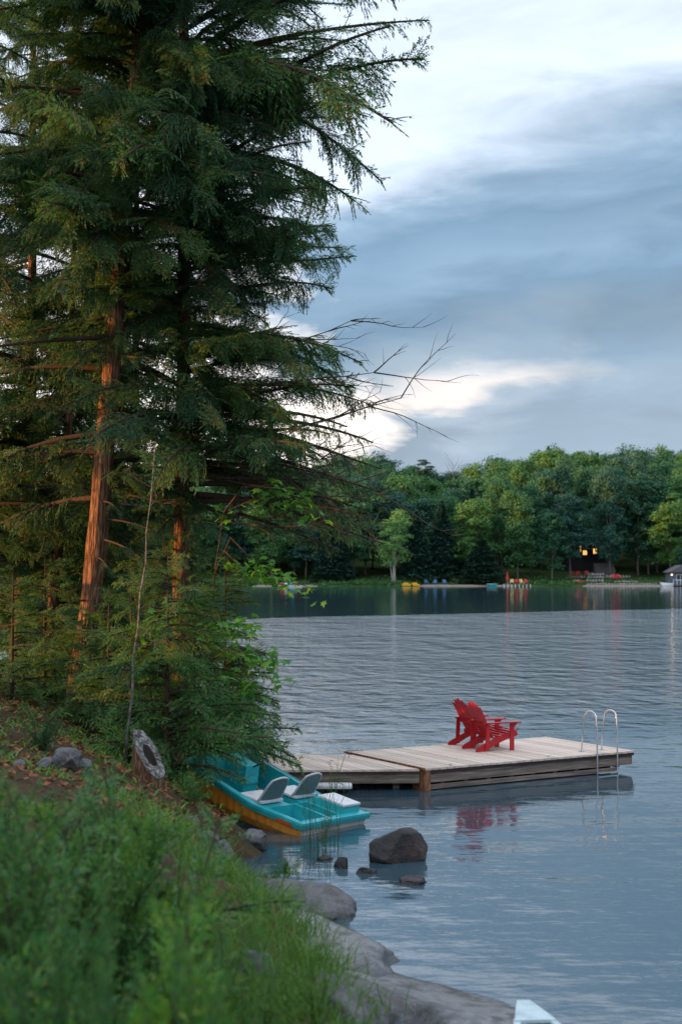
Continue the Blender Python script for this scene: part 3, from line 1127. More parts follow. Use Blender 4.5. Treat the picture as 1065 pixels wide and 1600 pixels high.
def stone_wall(px0, px1, Y, n, zoff, size, label, rows_=1):
    x0, x1 = fx(px0, Y), fx(px1, Y)
    o = empty('stone_wall', ((x0 + x1) / 2, Y, far_h((x0 + x1) / 2, Y) + zoff), 0, label, 'stone wall')
    for r0 in range(rows_):
        for k in range(n):
            s = link('stone', random.choice(STN), o)
            s.location = ((k + .5 + .3 * (r0 % 2)) / n * (x1 - x0) - (x1 - x0) / 2, random.uniform(-.15, .15), r0 * size * .75 + random.uniform(-.06, .06) + size * .35)
            q = (x1 - x0) / n
            s.scale = (q * random.uniform(.55, .95), size, size * random.uniform(.7, 1.1))
            s.rotation_euler = (0, random.uniform(-.15, .15), random.uniform(0, .4))


stone_wall(884, 985, 316, 20, -.3, .95, 'upper terrace wall of grey blocks below the lit house', 1)
stone_wall(916, 942, 312.5, 6, 0, .9, 'short stack of grey boulders at the middle of the terraces', 2)
stone_wall(914, 942, 306.5, 6, .1, .8, 'row of pale boulders right of the red kayak')
stone_wall(960, 996, 305, 9, .1, .7, 'row of pale boulders on the lawn below the two red chairs')
stone_wall(916, 1026, 302.8, 24, .05, .45, 'line of small pale stones along the top of the beach')

# house with lit windows
hx = fx(914, 326)
hz = far_h(hx, 326)
o = empty('house', (hx, 326, hz), 0, 'dark house among the trees with glowing orange windows and a deck', 'house')
zt = at(914, 848, 326).z - hz
MB().box((-4.2, 1, 0), (4.9, 8, zt)).build('wall', M['house'], o)
mb = MB()
mb.prism([(-5, zt), (5.6, zt), (4.6, zt + 1.3), (-4.0, zt + 1.3)], .3, 8.5)
mb.build('roof', M['roof'], o)


def hwin(px0, py0, px1, py1, lit=True):
    a, c = at(px0, py0, 326.9), at(px1, py1, 326.9)
    f_ = MB()
    x0, x1, z1, z0 = a.x - hx, c.x - hx, a.z - hz, c.z - hz
    f_.box((x0 - .08, .93, z0 - .08), (x1 + .08, .995, z1 + .08))
    fo = f_.build('window', M['house'], o)
    MB().box((x0, .90, z0), ((x0 + x1) / 2 - .05, .925, z1)).build('pane', M['lit'] if lit else M['glass'], fo)
    MB().box(((x0 + x1) / 2 + .05, .90, z0), (x1, .925, z1)).build('pane', M['lit'] if lit else M['glass'], fo)


hwin(883, 852, 887, 857)
hwin(905, 853, 907, 862)
hwin(910, 860, 916, 867)
hwin(926, 857, 932, 865)
hwin(940, 857, 948, 865, False)
za = at(920, 856, 325).z - hz
mb = MB()
MB().box((-1.2, -1.6, za - .15), (3.6, .85, za)).build('deck', M['fascia'], o)
for px_ in (915, 930):
    xx = at(px_, 860, 324.5).x - hx
    MB().box((xx - .07, -1.6, za), (xx + .07, -1.46, za + 1.5)).build('deck_post', M['white'], o)
MB().box((at(915, 860, 324.5).x - hx + .08, -1.57, za + .9), (at(930, 860, 324.5).x - hx - .08, -1.5, za + 1.0)).build('railing', M['white'], o)
for k in range(6):
    MB().box((1.0, -5 - k * .5, -.6 - k * .06), (5.4, -4.5 - k * .5, za * .35 - k * .28)).build('step', M['roof'], o)

# boathouse with lamp
bx = fx(1062, 301)
o = empty('boathouse', (bx, 301, .3), 0, 'slate blue boathouse with white railing at the right edge', 'boathouse')
wd = 4.2
MB().box((-wd / 2, 0, 0), (wd / 2, 5, 2.6)).build('wall', M['slate'], o)
mb = MB()
mb.prism([(-wd / 2 - .5, 2.62), (wd / 2 + .5, 2.62), (0.6, 4.2), (0.2, 4.2)], -.7, 5.4)
mb.build('roof', M['roof'], o)
f_ = MB().box((-.9, -.06, .9), (.9, -.01, 2.2)).build('window', M['white'], o)
for x_ in (-.78, .06):
    MB().box((x_, -.09, 1.0), (x_ + .72, -.065, 2.1)).build('pane', M['glass'], f_)
for k in range(6):
    MB().box((-1.9 + k * .75, -1.6, .0), (-1.8 + k * .75, -1.5, 1.0)).build('railing_post', M['white'], o)
MB().box((-1.95, -1.62, 1.0), (2.1, -1.48, 1.1)).build('railing', M['white'], o)
MB().box((-1.95, -1.7, -.15), (2.1, -.01, -.03)).build('deck', M['fascia'], o)
MB().box((-2.0, -.30, 2.0), (-1.7, -.02, 2.25)).build('porch_lamp', M['lamp'], o, bevel=.05)
MB().bar((-2.6, -.4, .4), (-2.0, -.4, 2.0), .15, .15).build('brace', M['fascia'], o)

o = empty('motor_boat', (fx(1041, 297.5), 297.5, 0), 0, 'small white boat moored beside the boathouse', 'boat')
mb = MB()
mb.add([(-1.0, -.5, 0), (1.1, -.6, 0), (1.3, -.75, .65), (-1.6, -.3, .85), (-1.0, .5, 0), (1.1, .6, 0), (1.3, .75, .65), (-1.6, .3, .85)],
       [(0, 1, 2, 3), (5, 4, 7, 6), (0, 4, 5, 1), (1, 5, 6, 2), (4, 0, 3, 7), (3, 2, 6, 7)])
mb.build('hull', M['white'], o, bevel=.04)
mb = MB()
mb.add([(-.6, -.5, .8), (.2, -.5, .8), (.1, -.4, 1.25), (-.3, -.4, 1.25), (-.6, .5, .8), (.2, .5, .8), (.1, .4, 1.25), (-.3, .4, 1.25)],
       [(0, 1, 2, 3), (5, 4, 7, 6), (1, 5, 6, 2), (4, 0, 3, 7), (3, 2, 6, 7)])
mb.build('windshield', M['glass'], o)

# swim raft at the left
o = empty('swim_raft', (fx(455, 290), 290, 0), 0, 'white-edged swim raft with bright gear off the left far shore', 'raft')
MB().box((-2.2, -1.2, .05), (2.2, 1.2, .3)).build('float', M['white'], o)
for k in range(10):
    MB().box((-2.2 + k * .44, -1.25, .305), (-2.2 + k * .44 + .4, 1.25, .36)).build('plank', M['fascia'], o)
for (x_, c_, lab) in ((-1.9, 'red', 'red float bag lying on the left end of the swim raft'), (.9, 'red', 'red cushion lying on the right part of the swim raft'), (-1.1, 'white', 'white bag lying near the left end of the swim raft')):
    q = MB()
    q.tube([(-.35, 0, .2), (-.28, 0, .24), (.28, 0, .24), (.35, 0, .2)], [.1, .24, .26, .1], 8)
    q = q.build('float_bag', M[c_], None, True)
    q.location = (fx(455, 290) + x_, 290, .36)
    tag(q, lab, 'bag')
mb = MB()
mb.prism([(-.6, 0), (.6, 0), (.35, .9), (-.35, .9)], -.4, .4)
q = mb.build('raft_slide', M['teal'])
q.location = (fx(455, 290) + .2, 290, .37)
tag(q, 'dark green box standing at the middle of the swim raft', 'box')


# ------------------------------------------------------------------ hemlock branches
def curve_pts(Lb, rise, droop, wig, rnd, n=14):
    pts = []
    ph = rnd.uniform(0, 6.28)
    for k in range(n + 1):
        t_ = k / n
        pts.append(Vector((Lb * t_, wig * Lb * math.sin(ph + t_ * 4) * t_, Lb * (rise * t_ - droop * t_ * t_))))
    return pts


def interp(pts, t_):
    f = t_ * (len(pts) - 1)
    i = min(int(f), len(pts) - 2)
    return pts[i].lerp(pts[i + 1], f - i)


def hem_branch(Lb, seed, rise=0.25, droop=0.4, start=.15, twl=.30, hang=.5, step=.06, sub=.030, lw=(.035, .095), wid=.0145, sparse=0.0, mt='hemlock_leaf', wr=1.0):
    rnd = random.Random(seed)
    rng = np.random.default_rng(seed)
    ax = curve_pts(Lb, rise, droop, .05, rnd)
    wood = MB()
    wood.tube(ax, [wr * 0.012 + wr * 0.011 * Lb * (1 - k / (len(ax) - 1)) for k in range(len(ax))], 6)
    P, D, LL = [], [], []

    def spray(p, d, l, hg, lev):
        n_s = max(3, int(l / sub))
        q = p.copy()
        dd = d.copy()
        pts = [q.copy()]
        side = dd.cross(Vector((0, 0, 1)))
        if side.length < .01:
            side = Vector((1, 0, 0))
        side.normalize()
        for k in range(n_s):
            f = (k + .5) / n_s
            dd = (dd + Vector((rnd.gauss(0, .03), rnd.gauss(0, .03), -hg * 1.5 / n_s))).normalized()
            q = q + dd * (l / n_s)
            pts.append(q.copy())
            if rnd.random() < sparse:
                continue
            for sg in (-1, 1):
                if lev == 0 and l > .32 and k % 4 == 1 and f < .8:
                    spray(q, (dd * .75 + side * sg * .8).normalized(), l * .42 * (1 - f * .6), hg * .7, 1)
                else:
                    P.append(tuple(q))
                    v = dd * rnd.uniform(.7, 1.1) + side * sg * rnd.uniform(.5, .9) + Vector((0, 0, rnd.uniform(-.35, .05) - hg * .3))
                    D.append(tuple(v))
                    LL.append(rnd.uniform(*lw) * (1.1 - .5 * f))
        P.append(tuple(q)); D.append(tuple(dd)); LL.append(lw[1] * .8)
        if lev == 0 and l > .15:
            wood.tube(pts[::3] + [pts[-1]], [.006 * wr] * (len(pts[::3])) + [.002 * wr], 3, cap=False)

    n_t = int(Lb * (1 - start) / step)
    ph1, ph2 = rnd.uniform(0, 6), rnd.uniform(0, 6)
    for k in range(n_t):
        f = start + (1 - start) * (k + rnd.random()) / n_t
        p = interp(ax, f)
        tn = (interp(ax, min(1, f + .03)) - interp(ax, max(0, f - .03))).normalized()
        sd_ = tn.cross(Vector((0, 0, 1))).normalized()
        prof = min(1, (f - start) / .25 + .35) * (1.10 - f) ** .7
        hk = .55 + .5 * math.sin(f * 9 + ph2)
        for sg in (-1, 1):
            if rnd.random() < .18 + sparse * .5:
                continue
            lump = .75 + .45 * math.sin(f * 17 + (ph1 if sg > 0 else ph2))
            l = Lb * twl * .88 * prof * rnd.uniform(.3, 1.25) * lump
            up_ = rnd.gauss(-.05, .5)
            d = (tn * rnd.uniform(.45, 1.2) + sd_ * sg * rnd.uniform(.5, 1.1) + Vector((0, 0, up_))).normalized()
            spray(p, d, max(.08, l), hang * hk * rnd.uniform(.2, 1.8), 0)
    for k in range(int(Lb * (1 - start) * 70)):
        f = start + (1 - start) * rnd.random() ** .8
        p = interp(ax, f)
        tn = (interp(ax, min(1, f + .03)) - interp(ax, max(0, f - .03))).normalized()
        P.append(tuple(p)); LL.append(rnd.uniform(*lw) * 1.2)
        D.append(tuple(tn * rnd.uniform(.3, 1) + Vector((rnd.gauss(0, .6), rnd.gauss(0, .6), rnd.gauss(-.1, .5)))))
    P, D, LL = np.array(P), np.array(D), np.array(LL)
    V = lozenges(P, D, LL, wid * rng.uniform(.8, 1.4, len(P)), rng)
    wm = wood.mesh('branch_wood', M['twig'], True)
    fm = quads_mesh('branch_foliage', V, M[mt])
    return wm, fm


def dead_branch(Lb, seed, rise=.15, droop=.1, dens=1.0):
    rnd = random.Random(seed)
    mb = MB()

    def grow(p, d, l, r0, lev):
        pts = [p]
        n = 7
        for k in range(n):
            d = (d + Vector((rnd.gauss(0, .08), rnd.gauss(0, .08), rnd.gauss(.0, .07)))).normalized()
            p = p + d * (l / n)
            pts.append(p)
            if lev < 2 and k >= 1:
                for _ in range(2 if lev == 0 else 1):
                    if rnd.random() < .75 * dens:
                        s = Vector((rnd.gauss(0, 1), rnd.gauss(0, 1), rnd.gauss(0, .8)))
                        s = (s - d * s.dot(d)).normalized()
                        grow(p, (d + s * rnd.uniform(.45, .9)).normalized(), l * rnd.uniform(.22, .42), r0 * .45, lev + 1)
        mb.tube(pts, [r0 * (1 - .8 * k / n) for k in range(n + 1)], 5 if lev == 0 else 4, cap=False)

    d0 = Vector((1, 0, rise)).normalized()
    grow(Vector((0, 0, 0)), d0, Lb, .008 + .006 * Lb, 0)
    return mb.mesh('dead_branch', M['dead_twig'], True)


BR = {
    'up0': hem_branch(4.0, 1, .50, .30, .08, .30, .9, step=.045),
    'up1': hem_branch(4.0, 2, .36, .26, .08, .33, 1.0, step=.045),
    'up2': hem_branch(4.0, 11, .42, .22, .25, .24, .8, sparse=.3),
    'mid0': hem_branch(3.4, 3, .22, .30, .08, .36, 1.0, step=.045),
    'mid1': hem_branch(3.4, 4, .30, .46, .10, .36, 1.1, step=.045),
    'mid2': hem_branch(3.4, 5, .10, .22, .20, .32, .8, sparse=.15),
    'dn0': hem_branch(3.0, 6, -.02, .27, .08, .38, 1.1, step=.045),
    'dn1': hem_branch(3.0, 7, .05, .42, .08, .38, 1.2, step=.045),
    'thin0': hem_branch(3.6, 8, .12, .18, .40, .26, .7, sparse=.25, step=.08),
}
SB = {
    's0': hem_branch(1.6, 21, .15, .25, .08, .36, .35, step=.045, mt='sapling_leaf'),
    's1': hem_branch(1.6, 22, .30, .35, .08, .36, .4, step=.045, mt='sapling_leaf'),
    's2': hem_branch(1.6, 23, .0, .22, .08, .40, .45, step=.045, mt='sapling_leaf'),
}
DB = [dead_branch(2.6, 31), dead_branch(2.2, 32, .05), dead_branch(1.5, 33, -.1), dead_branch(3.0, 34, .25, dens=.8)]


def rough_trunk(path, radii, nseg=32, sub=8, seed=0, amp=.13, twist=.15, sc=9):
    """path of Vectors relative to the tree's base; furrowed bark geometry"""
    vs, fs = [], []
    pts, rr = [], []
    for i in range(len(path) - 1):
        for k in range(sub):
            f = k / sub
            pts.append(path[i].lerp(path[i + 1], f))
            rr.append(radii[i] + (radii[i + 1] - radii[i]) * f)
    pts.append(path[-1]); rr.append(radii[-1])
    for i, (p, r0) in enumerate(zip(pts, rr)):
        for k in range(nseg):
            a = 2 * math.pi * k / nseg + twist * p.z * .1
            q = Vector((math.cos(a) * sc * .5, math.sin(a) * sc * .5, p.z * 1.1 + seed))
            d = mn.turbulence(q, 4, True)
            rad = r0 * (1 + amp * (d - .6) * 1.6)
            if i < 6:
                rad *= 1 + .05 * (6 - i) / 6 * (1 + math.sin(a * 4 + seed))
            vs.append((p.x + math.cos(a) * rad, p.y + math.sin(a) * rad, p.z))
    for i in range(len(pts) - 1):
        for k in range(nseg):
            fs.append((i * nseg + k, i * nseg + (k + 1) % nseg, (i + 1) * nseg + (k + 1) % nseg, (i + 1) * nseg + k))
    fs.append(tuple((len(pts) - 1) * nseg + k for k in range(nseg)))
    me = bpy.data.meshes.new('trunk')
    me.from_pydata(vs, [], fs)
    me.materials.append(M['bark'])
    me.polygons.foreach_set('use_smooth', [True] * len(me.polygons))
    return me


def put_branch(parent, var, loc, az, pitch, scale, lib=None, name='branch'):
    wm, fm = (lib or BR)[var]
    b = link(name, wm, parent)
    b.location = loc
    b.rotation_euler = Euler((random.uniform(-.9, .9), -pitch, az), 'XYZ')
    b.scale = (scale, scale * random.uniform(.9, 1.25), scale * random.uniform(.9, 1.3))
    link('foliage', fm, b)
    return b


def put_dead(parent, k, loc, az, pitch, scale, roll=None):
    b = link('bare_branch', DB[k], parent)
    b.location = loc
    b.rotation_euler = Euler((random.uniform(0, 6.28) if roll is None else roll, -pitch, az), 'XYZ')
    b.scale = (scale,) * 3
    return b


def path_at(path, z):
    for a, b in zip(path, path[1:]):
        if a.z <= z <= b.z:
            return a.lerp(b, (z - a.z) / (b.z - a.z + 1e-6))
    return path[-1].copy() if z > path[-1].z else path[0].copy()


def big_tree(label, base, world_path, radii, spec, group=None, nseg=32):
    o = empty('hemlock_tree', base, 0, label, 'hemlock tree', group)
    path = [p - base for p in world_path]
    tr = link('trunk', rough_trunk(path, radii, nseg=nseg, seed=base.x * 3.1), o)
    for (z0, z1, n, fn) in spec:
        for k in range(n):
            z = z0 + (z1 - z0) * (k + random.random()) / n - base.z
            p = path_at(path, z)
            fn(o, p, z + base.z, k)
    return o


random.seed(21)


def wrap_az(k, lo=None, hi=None):
    return random.uniform(0, 2 * math.pi) if lo is None else random.uniform(R(lo), R(hi))


# tree A : the lit trunk
bA = Vector((at(118, 1110, 22).x, 22, 0)); bA.z = gz(bA.x, bA.y) - .15
pA = [bA.copy(), at(128, 1040, 22), at(140, 960, 22), at(150, 870, 22), at(164, 700, 22), at(176, 560, 22), at(186, 420, 22), at(205, 220, 22), at(224, 0, 22.1), at(236, -200, 22.2), at(250, -520, 22.2)]
rA = [.205, .18, .165, .16, .15, .138, .125, .11, .105, .085, .03]


def fA(o, p, z, k):
    az = wrap_az(k)
    taper = max(.35, 1 - max(0, z - 9) / 13)
    put_branch(o, random.choice(['mid0', 'mid1', 'dn0', 'up1', 'mid2'] if z > 9.5 else ['mid0', 'mid1', 'dn1', 'dn0']), p, az, random.uniform(-.15, .2), random.uniform(.75, 1.05) * taper)


def fA_low(o, p, z, k):     # behind and to the left of the lit trunk, leaving its face clear
    az = R(random.choice([random.uniform(60, 215), random.uniform(20, 110)]))
    put_branch(o, random.choice(['mid2', 'thin0', 'mid0']), p, az, random.uniform(-.2, .1), random.uniform(.55, .9))


def fA_cross(o, p, z, k):
    put_branch(o, random.choice(['mid2', 'thin0', 'dn0']), p, R(random.choice([random.uniform(-70, -20), random.uniform(-165, -115)])), random.uniform(-.3, .1), random.uniform(.22, .42))


def fA_front(o, p, z, k):
    put_branch(o, random.choice(['mid1', 'dn1', 'dn0']), p, R(random.uniform(-140, -30)), random.uniform(-.3, .3), random.uniform(.35, .8))


tA = big_tree('tall hemlock with its leaning trunk lit orange, tallest at the left', bA, pA, rA, [(8.2, 16.5, 105, fA), (8.6, 14, 46, fA_front), (2.6, 7.6, 13, fA_cross), (4.5, 8.2, 34, fA_low)], nseg=48)
for py, az, s, kk in ((552, 178, .9, 1), (770, 183, .55, 2), (768, 2, .7, 2), (468, 10, .3, 2), (640, 200, .5, 0), (880, 20, .4, 2), (1000, 170, .35, 0)):
    pt = at(165, py, 22)
    put_dead(tA, kk, path_at([q - bA for q in pA], pt.z - bA.z), R(az), R(random.uniform(-8, 6)), s)

# tree B : dark trunk whose boughs reach out over the lake
YB = 23.2
bB = Vector((at(282, 1100, YB).x, YB, 0)); bB.z = gz(bB.x, bB.y) - .15
pB = [bB.copy(), at(282, 1000, YB), at(283, 860, YB), at(285, 720, YB), at(287, 560, YB), at(288, 380, YB), at(288, 180, YB), at(287, 0, YB), at(288, -220, YB), at(290, -560, YB)]
rB = [.165, .145, .13, .122, .115, .105, .09, .08, .06, .02]


def reachB(z):       # how far right the boughs reach at this height
    tab = [(2, 1.7), (4.2, 2.3), (5.0, 3.0), (6.0, 3.1), (7.0, 2.9), (8.2, 2.6), (9.5, 2.9), (10.5, 3.3), (11.5, 3.7), (12.6, 3.9), (14, 3.6), (18, 1.8), (20, .8)]
    for (a, b_), (c, d) in zip(tab, tab[1:]):
        if a <= z <= c:
            return b_ + (d - b_) * (z - a) / (c - a)
    return 1.0


LEN = {'up0': 4.0, 'up2': 4.0, 'up1': 4.0, 'mid0': 3.4, 'mid1': 3.4, 'mid2': 3.4, 'dn0': 3.0, 'dn1': 3.0, 'thin0': 3.6}


def fB(o, p, z, k):
    right = (k % 5) < 3
    az = R(random.uniform(-48, 48)) if right else wrap_az(k)
    if z > 8.6:
        var = random.choice(['up0', 'up1', 'up0', 'mid0', 'mid1', 'up2', 'up2'])
    elif z > 6.2:
        var = random.choice(['mid0', 'mid1', 'dn0', 'up1'])
    else:
        var = random.choice(['dn0', 'mid2', 'mid0', 'dn1'])
    rch = reachB(z + (.8 if z > 8.6 else 0)) * random.uniform(.58, 1.08)
    put_branch(o, var, p, az, random.uniform(-.25, .2), rch / LEN[var] / (0.97 if z < 9 else .93))


def fB_thin(o, p, z, k):
    put_branch(o, 'thin0', p, R(random.uniform(-40, 35)), random.uniform(-.18, .0), random.uniform(.75, .95))


def fB_low(o, p, z, k):
    put_branch(o, random.choice(['mid2', 'dn0', 'dn1']), p, R(random.uniform(-170, -40)), random.uniform(-.3, .1), random.uniform(.25, .45))


def fB_front(o, p, z, k):
    put_branch(o, random.choice(['mid1', 'dn1', 'dn0']), p, R(random.uniform(-150, -20)), random.uniform(-.3, .3), random.uniform(.35, .85))


tB = big_tree('hemlock with a dark straight trunk whose boughs reach out over the lake', bB, pB, rB,
              [(5.0, 17.5, 112, fB), (6.0, 14, 46, fB_front), (2.6, 5.8, 12, fB_low), (4.4, 6.2, 12, fB_thin)])
pBl = [q - bB for q in pB]
for py, az, pt_, s, kk in ((560, -8, 8, 1.12, 0), (600, -14, 0, 1.25, 0), (690, -5, -4, 1.2, 1), (705, 6, -8, 1.25, 3), (720, -20, -10, 1.1, 1), (730, -10, -12, 1.3, 0),
                           (745, 5, -9, 1.0, 3), (790, -6, -6, .95, 1), (775, 12, -4, 1.15, 1), (810, -18, -5, .9, 0), (620, 4, 4, .95, 2), (700, -30, -6, 1.2, 1)):
    z = at(285, py, YB).z
    put_dead(tB, kk, path_at(pBl, z - bB.z), R(az), R(pt_), s * .98)


# trees further left
def mk_path(pxs, Y, base):
    return [base.copy()] + [at(px, py, Y) for px, py in pxs]


def f_low(o, p, z, k):
    put_branch(o, random.choice(['mid2', 'thin0', 'mid0', 'dn0']), p, wrap_az(k), random.uniform(-.25, .2), random.uniform(.3, .62))


def simple_tree(label, pxs, Y, r0, spec_n, zlo, lmul=1.0, lowvars=None, group=None):
    x0 = at(pxs[0][0], pxs[0][1], Y).x
    base = Vector((x0 - .03, Y, 0)); base.z = gz(base.x, base.y) - .15
    pth = mk_path([q for q in pxs if at(q[0], q[1], Y).z > base.z + .3], Y, base)
    rad = [r0 * (1 - .85 * i / (len(pth) - 1)) for i in range(len(pth))]

    def fn(o, p, z, k):
        taper = max(.3, 1 - max(0, z - 8) / 12)
        put_branch(o, random.choice(['mid0', 'mid1', 'dn0', 'dn1', 'mid2']), p, wrap_az(k), random.uniform(-.2, .15), random.uniform(.65, 1.0) * taper * lmul)

    return big_tree(label, base, pth, rad, [(zlo, 15.5, spec_n, fn), (2.4, zlo + .6, 24, f_low)], nseg=20)


simple_tree('slim hemlock with a thin leaning trunk left of the brightly lit one', [(78, 1060), (86, 900), (104, 760), (112, 560), (120, 200), (126, -300)], 25.5, .13, 50, 4.8, .8)
simple_tree('dark hemlock second from the left edge', [(28, 1060), (40, 880), (50, 600), (52, 200), (54, -300)], 27, .17, 66, 4.8, 1.0)
simple_tree('hemlock standing just past the left edge, its boughs filling the corner', [(-26, 1060), (-22, 880), (-20, 600), (-22, 200), (-22, -300)], 25, .16, 66, 4.6, 1.0)
simple_tree('hemlock just outside the left edge whose boughs hang into the picture', [(-150, 1060), (-150, 880), (-150, 500), (-148, 100), (-150, -300)], 20.5, .2, 46, 9.0, 1.0)
simple_tree('hemlock standing behind the two main trunks towards the point', [(215, 1060), (214, 900), (212, 600), (214, 200), (214, -300)], 27.5, .15, 60, 4.0, 1.0)


# understorey hemlock saplings
def sapling(px, Y, Ht, reach, label, n=34, zlow=.15, lean=0.0, ascale=None):
    x = at(px, 1000, Y).x
    base = Vector((x, Y, gz(x, Y) - .1))
    o = empty('hemlock_sapling', base, 0, label, 'sapling')
    mb = MB()
    pth = [Vector((lean * t_ * t_, 0, Ht * t_)) for t_ in [0, .25, .5, .75, 1]]
    mb.tube(pth, [.035, .03, .024, .015, .005], 7)
    mb.build('trunk', M['twig'], o, True)
    for k in range(n):
        f = zlow / Ht + (1 - zlow / Ht) * (k + random.random()) / n
        l = reach * (1 - f) ** .55 * random.uniform(.7, 1.1) + .1
        az = random.uniform(0, 6.28)
        if ascale:
            az = R(random.uniform(*ascale)) if random.random() < .6 else az
        put_branch(o, random.choice(['s0', 's1', 's2']), interp(pth, f), az, random.uniform(-.1, .25), l / 1.6, SB)
    return o


sapling(262, 19.6, 3.3, 1.5, 'bushy hemlock sapling directly behind the slanted grey stump', 66)
sapling(304, 21.6, 3.6, 1.15, 'bushy hemlock sapling leaning over the bow of the teal boat', 70, ascale=(-60, 60))
sapling(352, 24.5, 4.3, 1.25, 'tall hemlock sapling nearest the lake, behind the boat', 70, ascale=(-70, 60))
sapling(205, 20.6, 3.0, 1.2, 'small hemlock sapling at the right foot of the lit trunk', 40)
sapling(300, 26.5, 5.2, 1.7, 'hemlock sapling behind the dark trunk', 70)
sapling(255, 23.8, 4.6, 1.5, 'hemlock sapling between the two main trunks', 60)
sapling(150, 25.5, 3.2, 1.5, 'hemlock sapling in the shade behind the lit trunk', 40)
sapling(60, 28.5, 4.0, 1.5, 'hemlock sapling in the shade near the two left trunks', 40)
sapling(70, 23.5, 2.6, 1.2, 'thin hemlock sapling in front of the two left trunks', 36)
sapling(128, 21.6, 1.9, .9, 'low hemlock sapling hiding the foot of the lit trunk', 34)
sapling(170, 21.0, 2.4, 1.0, 'hemlock sapling right in front of the foot of the lit trunk', 36)
sapling(110, 31, 5.0, 1.9, 'tall hemlock sapling far back between the two left trunks', 70)
sapling(-20, 31, 5.0, 1.9, 'tall hemlock sapling far back at the left edge', 70)
sapling(190, 32, 5.5, 1.9, 'tall hemlock sapling far back behind the lit trunk', 70)
sapling(20, 22, 2.2, 1.0, 'low hemlock sapling at the left edge above the leaf litter', 26)

# low boughs from the waterline hemlock over the gangway and boat
o = empty('hemlock_sapling', (at(292, 1100, 20.9).x, 20.9, gz(at(292, 1100, 20.9).x, 20.9)), 0, 'low hemlock whose long bough hangs over the boat bow and gangway', 'sapling')
MB().tube([(0, 0, -.1), (.05, 0, .6), (.1, 0, 1.5)], [.05, .04, .02], 7).build('trunk', M['twig'], o, True)
for (z, az, s, pt_) in ((.75, 5, 1.02, -.12), (.9, -15, .95, -.05), (1.1, 15, .8, .1), (1.2, -25, .75, .1), (1.4, 0, .7, .1)):
    put_branch(o, random.choice(['s0', 's2']), Vector((.06, 0, z)), R(az), pt_, s, SB)

# pale dead sapling
o = empty('dead_sapling', at(196, 1180, 18.4), 0, 'thin pale dead sapling rising beside the slanted stump', 'dead sapling')
pth = [at(196, 1185, 18.4), at(201, 1130, 18.4), at(207, 1085, 18.4), at(208, 1030, 18.4), at(216, 980, 18.4), at(219, 930, 18.4), at(228, 880, 18.5), at(229, 830, 18.5), at(236, 780, 18.6), at(243, 690, 18.8)]
pth = [q - Vector(o.location) for q in pth]
MB().tube(pth, [.017, .016, .015, .014, .013, .012, .011, .009, .007, .004], 9).build('trunk', M['pale_bark'], o, True)
for k in range(9):
    f = random.uniform(.15, .95)
    put_dead(o, 2, interp(pth, f), random.uniform(0, 6.28), random.uniform(-.2, .6), random.uniform(.15, .4))


# maple saplings : leaf objects
def maple_leaf_mesh():
    pr = [(0, 0), (-.18, .12), (-.5, .02), (-.36, .3), (-.55, .55), (-.22, .55), (-.14, .72), (0, 1.05), (.14, .72), (.22, .55), (.55, .55), (.36, .3), (.5, .02), (.18, .12)]
    vs = [(x, y, -.12 * abs(x) - .1 * y * y) for x, y in pr] + [(0, .38, .03)]
    fs = [(i, (i + 1) % len(pr), len(pr)) for i in range(len(pr))]
    me = bpy.data.meshes.new('maple_leaf')
    me.from_pydata(vs, [], fs)
    me.materials.append(M['maple_leaf'])
    return me


ML = maple_leaf_mesh()


def maple(px, Y, label, stems, nleaf, size=(.11, .19)):
    x = at(px, 1000, Y).x
    base = Vector((x, Y, gz(x, Y) - .05))
    o = empty('maple_sapling', base, 0, label, 'maple sapling')
    mb = MB()
    allp = []
    for st in stems:
        pts = [at(a, b_, c) - base for a, b_, c in st]
        allp.append(pts)
        mb.tube(pts, [.018 * (1 - .75 * i / (len(pts) - 1)) for i in range(len(pts))], 6)
    mb.build('stem', M['twig'], o, True)
    for k in range(nleaf):
        pts = random.choice(allp)
        f = random.uniform(.35, 1) ** .8
        p = interp(pts, f) + Vector((random.gauss(0, .13), random.gauss(0, .15), random.gauss(-.03, .10)))
        lf = link('leaf', ML, o)
        lf.location = p
        s = random.uniform(*size)
        lf.scale = (s, s, s)
        lf.rotation_euler = (random.gauss(-.35, .35), random.gauss(0, .35), random.uniform(0, 6.28))
    return o


maple(300, 21.5, 'maple sapling with broad leaves reaching over the water at mid height', [
    [(300, 1100, 21.5), (320, 1040, 21.3), (360, 1010, 21), (410, 1020, 20.8), (436, 1048, 20.6)],
    [(300, 1100, 21.5), (330, 1060, 21.2), (370, 1060, 21), (405, 1085, 20.8)],
    [(300, 1100, 21.5), (315, 1010, 21.4), (350, 975, 21.1), (400, 975, 21)],
    [(300, 1100, 21.5), (310, 1080, 21.2), (345, 1100, 20.9), (380, 1110, 20.9)]], 190)
maple(330, 22.2, 'taller maple sapling with bright leaves against the far wood', [
    [(330, 1100, 22.2), (335, 900, 22.2), (350, 800, 22.2), (420, 770, 22), (505, 800, 21.8)],
    [(335, 900, 22.2), (360, 840, 22), (400, 880, 21.8), (450, 905, 21.6), (488, 920, 21.6)],
    [(350, 800, 22.2), (380, 760, 22), (440, 765, 22), (490, 790, 22)],
    [(335, 900, 22.2), (350, 860, 22), (390, 900, 21.8), (440, 895, 21.6)]], 220, (.10, .17))
maple(215, 21, 'small maple sapling at the dim foot of the saplings beside the lit trunk', [
    [(215, 1120, 21), (225, 1020, 20.8), (250, 960, 20.6), (275, 930, 20.6)],
    [(215, 1120, 21), (240, 1060, 20.7), (262, 1000, 20.6)]], 60)


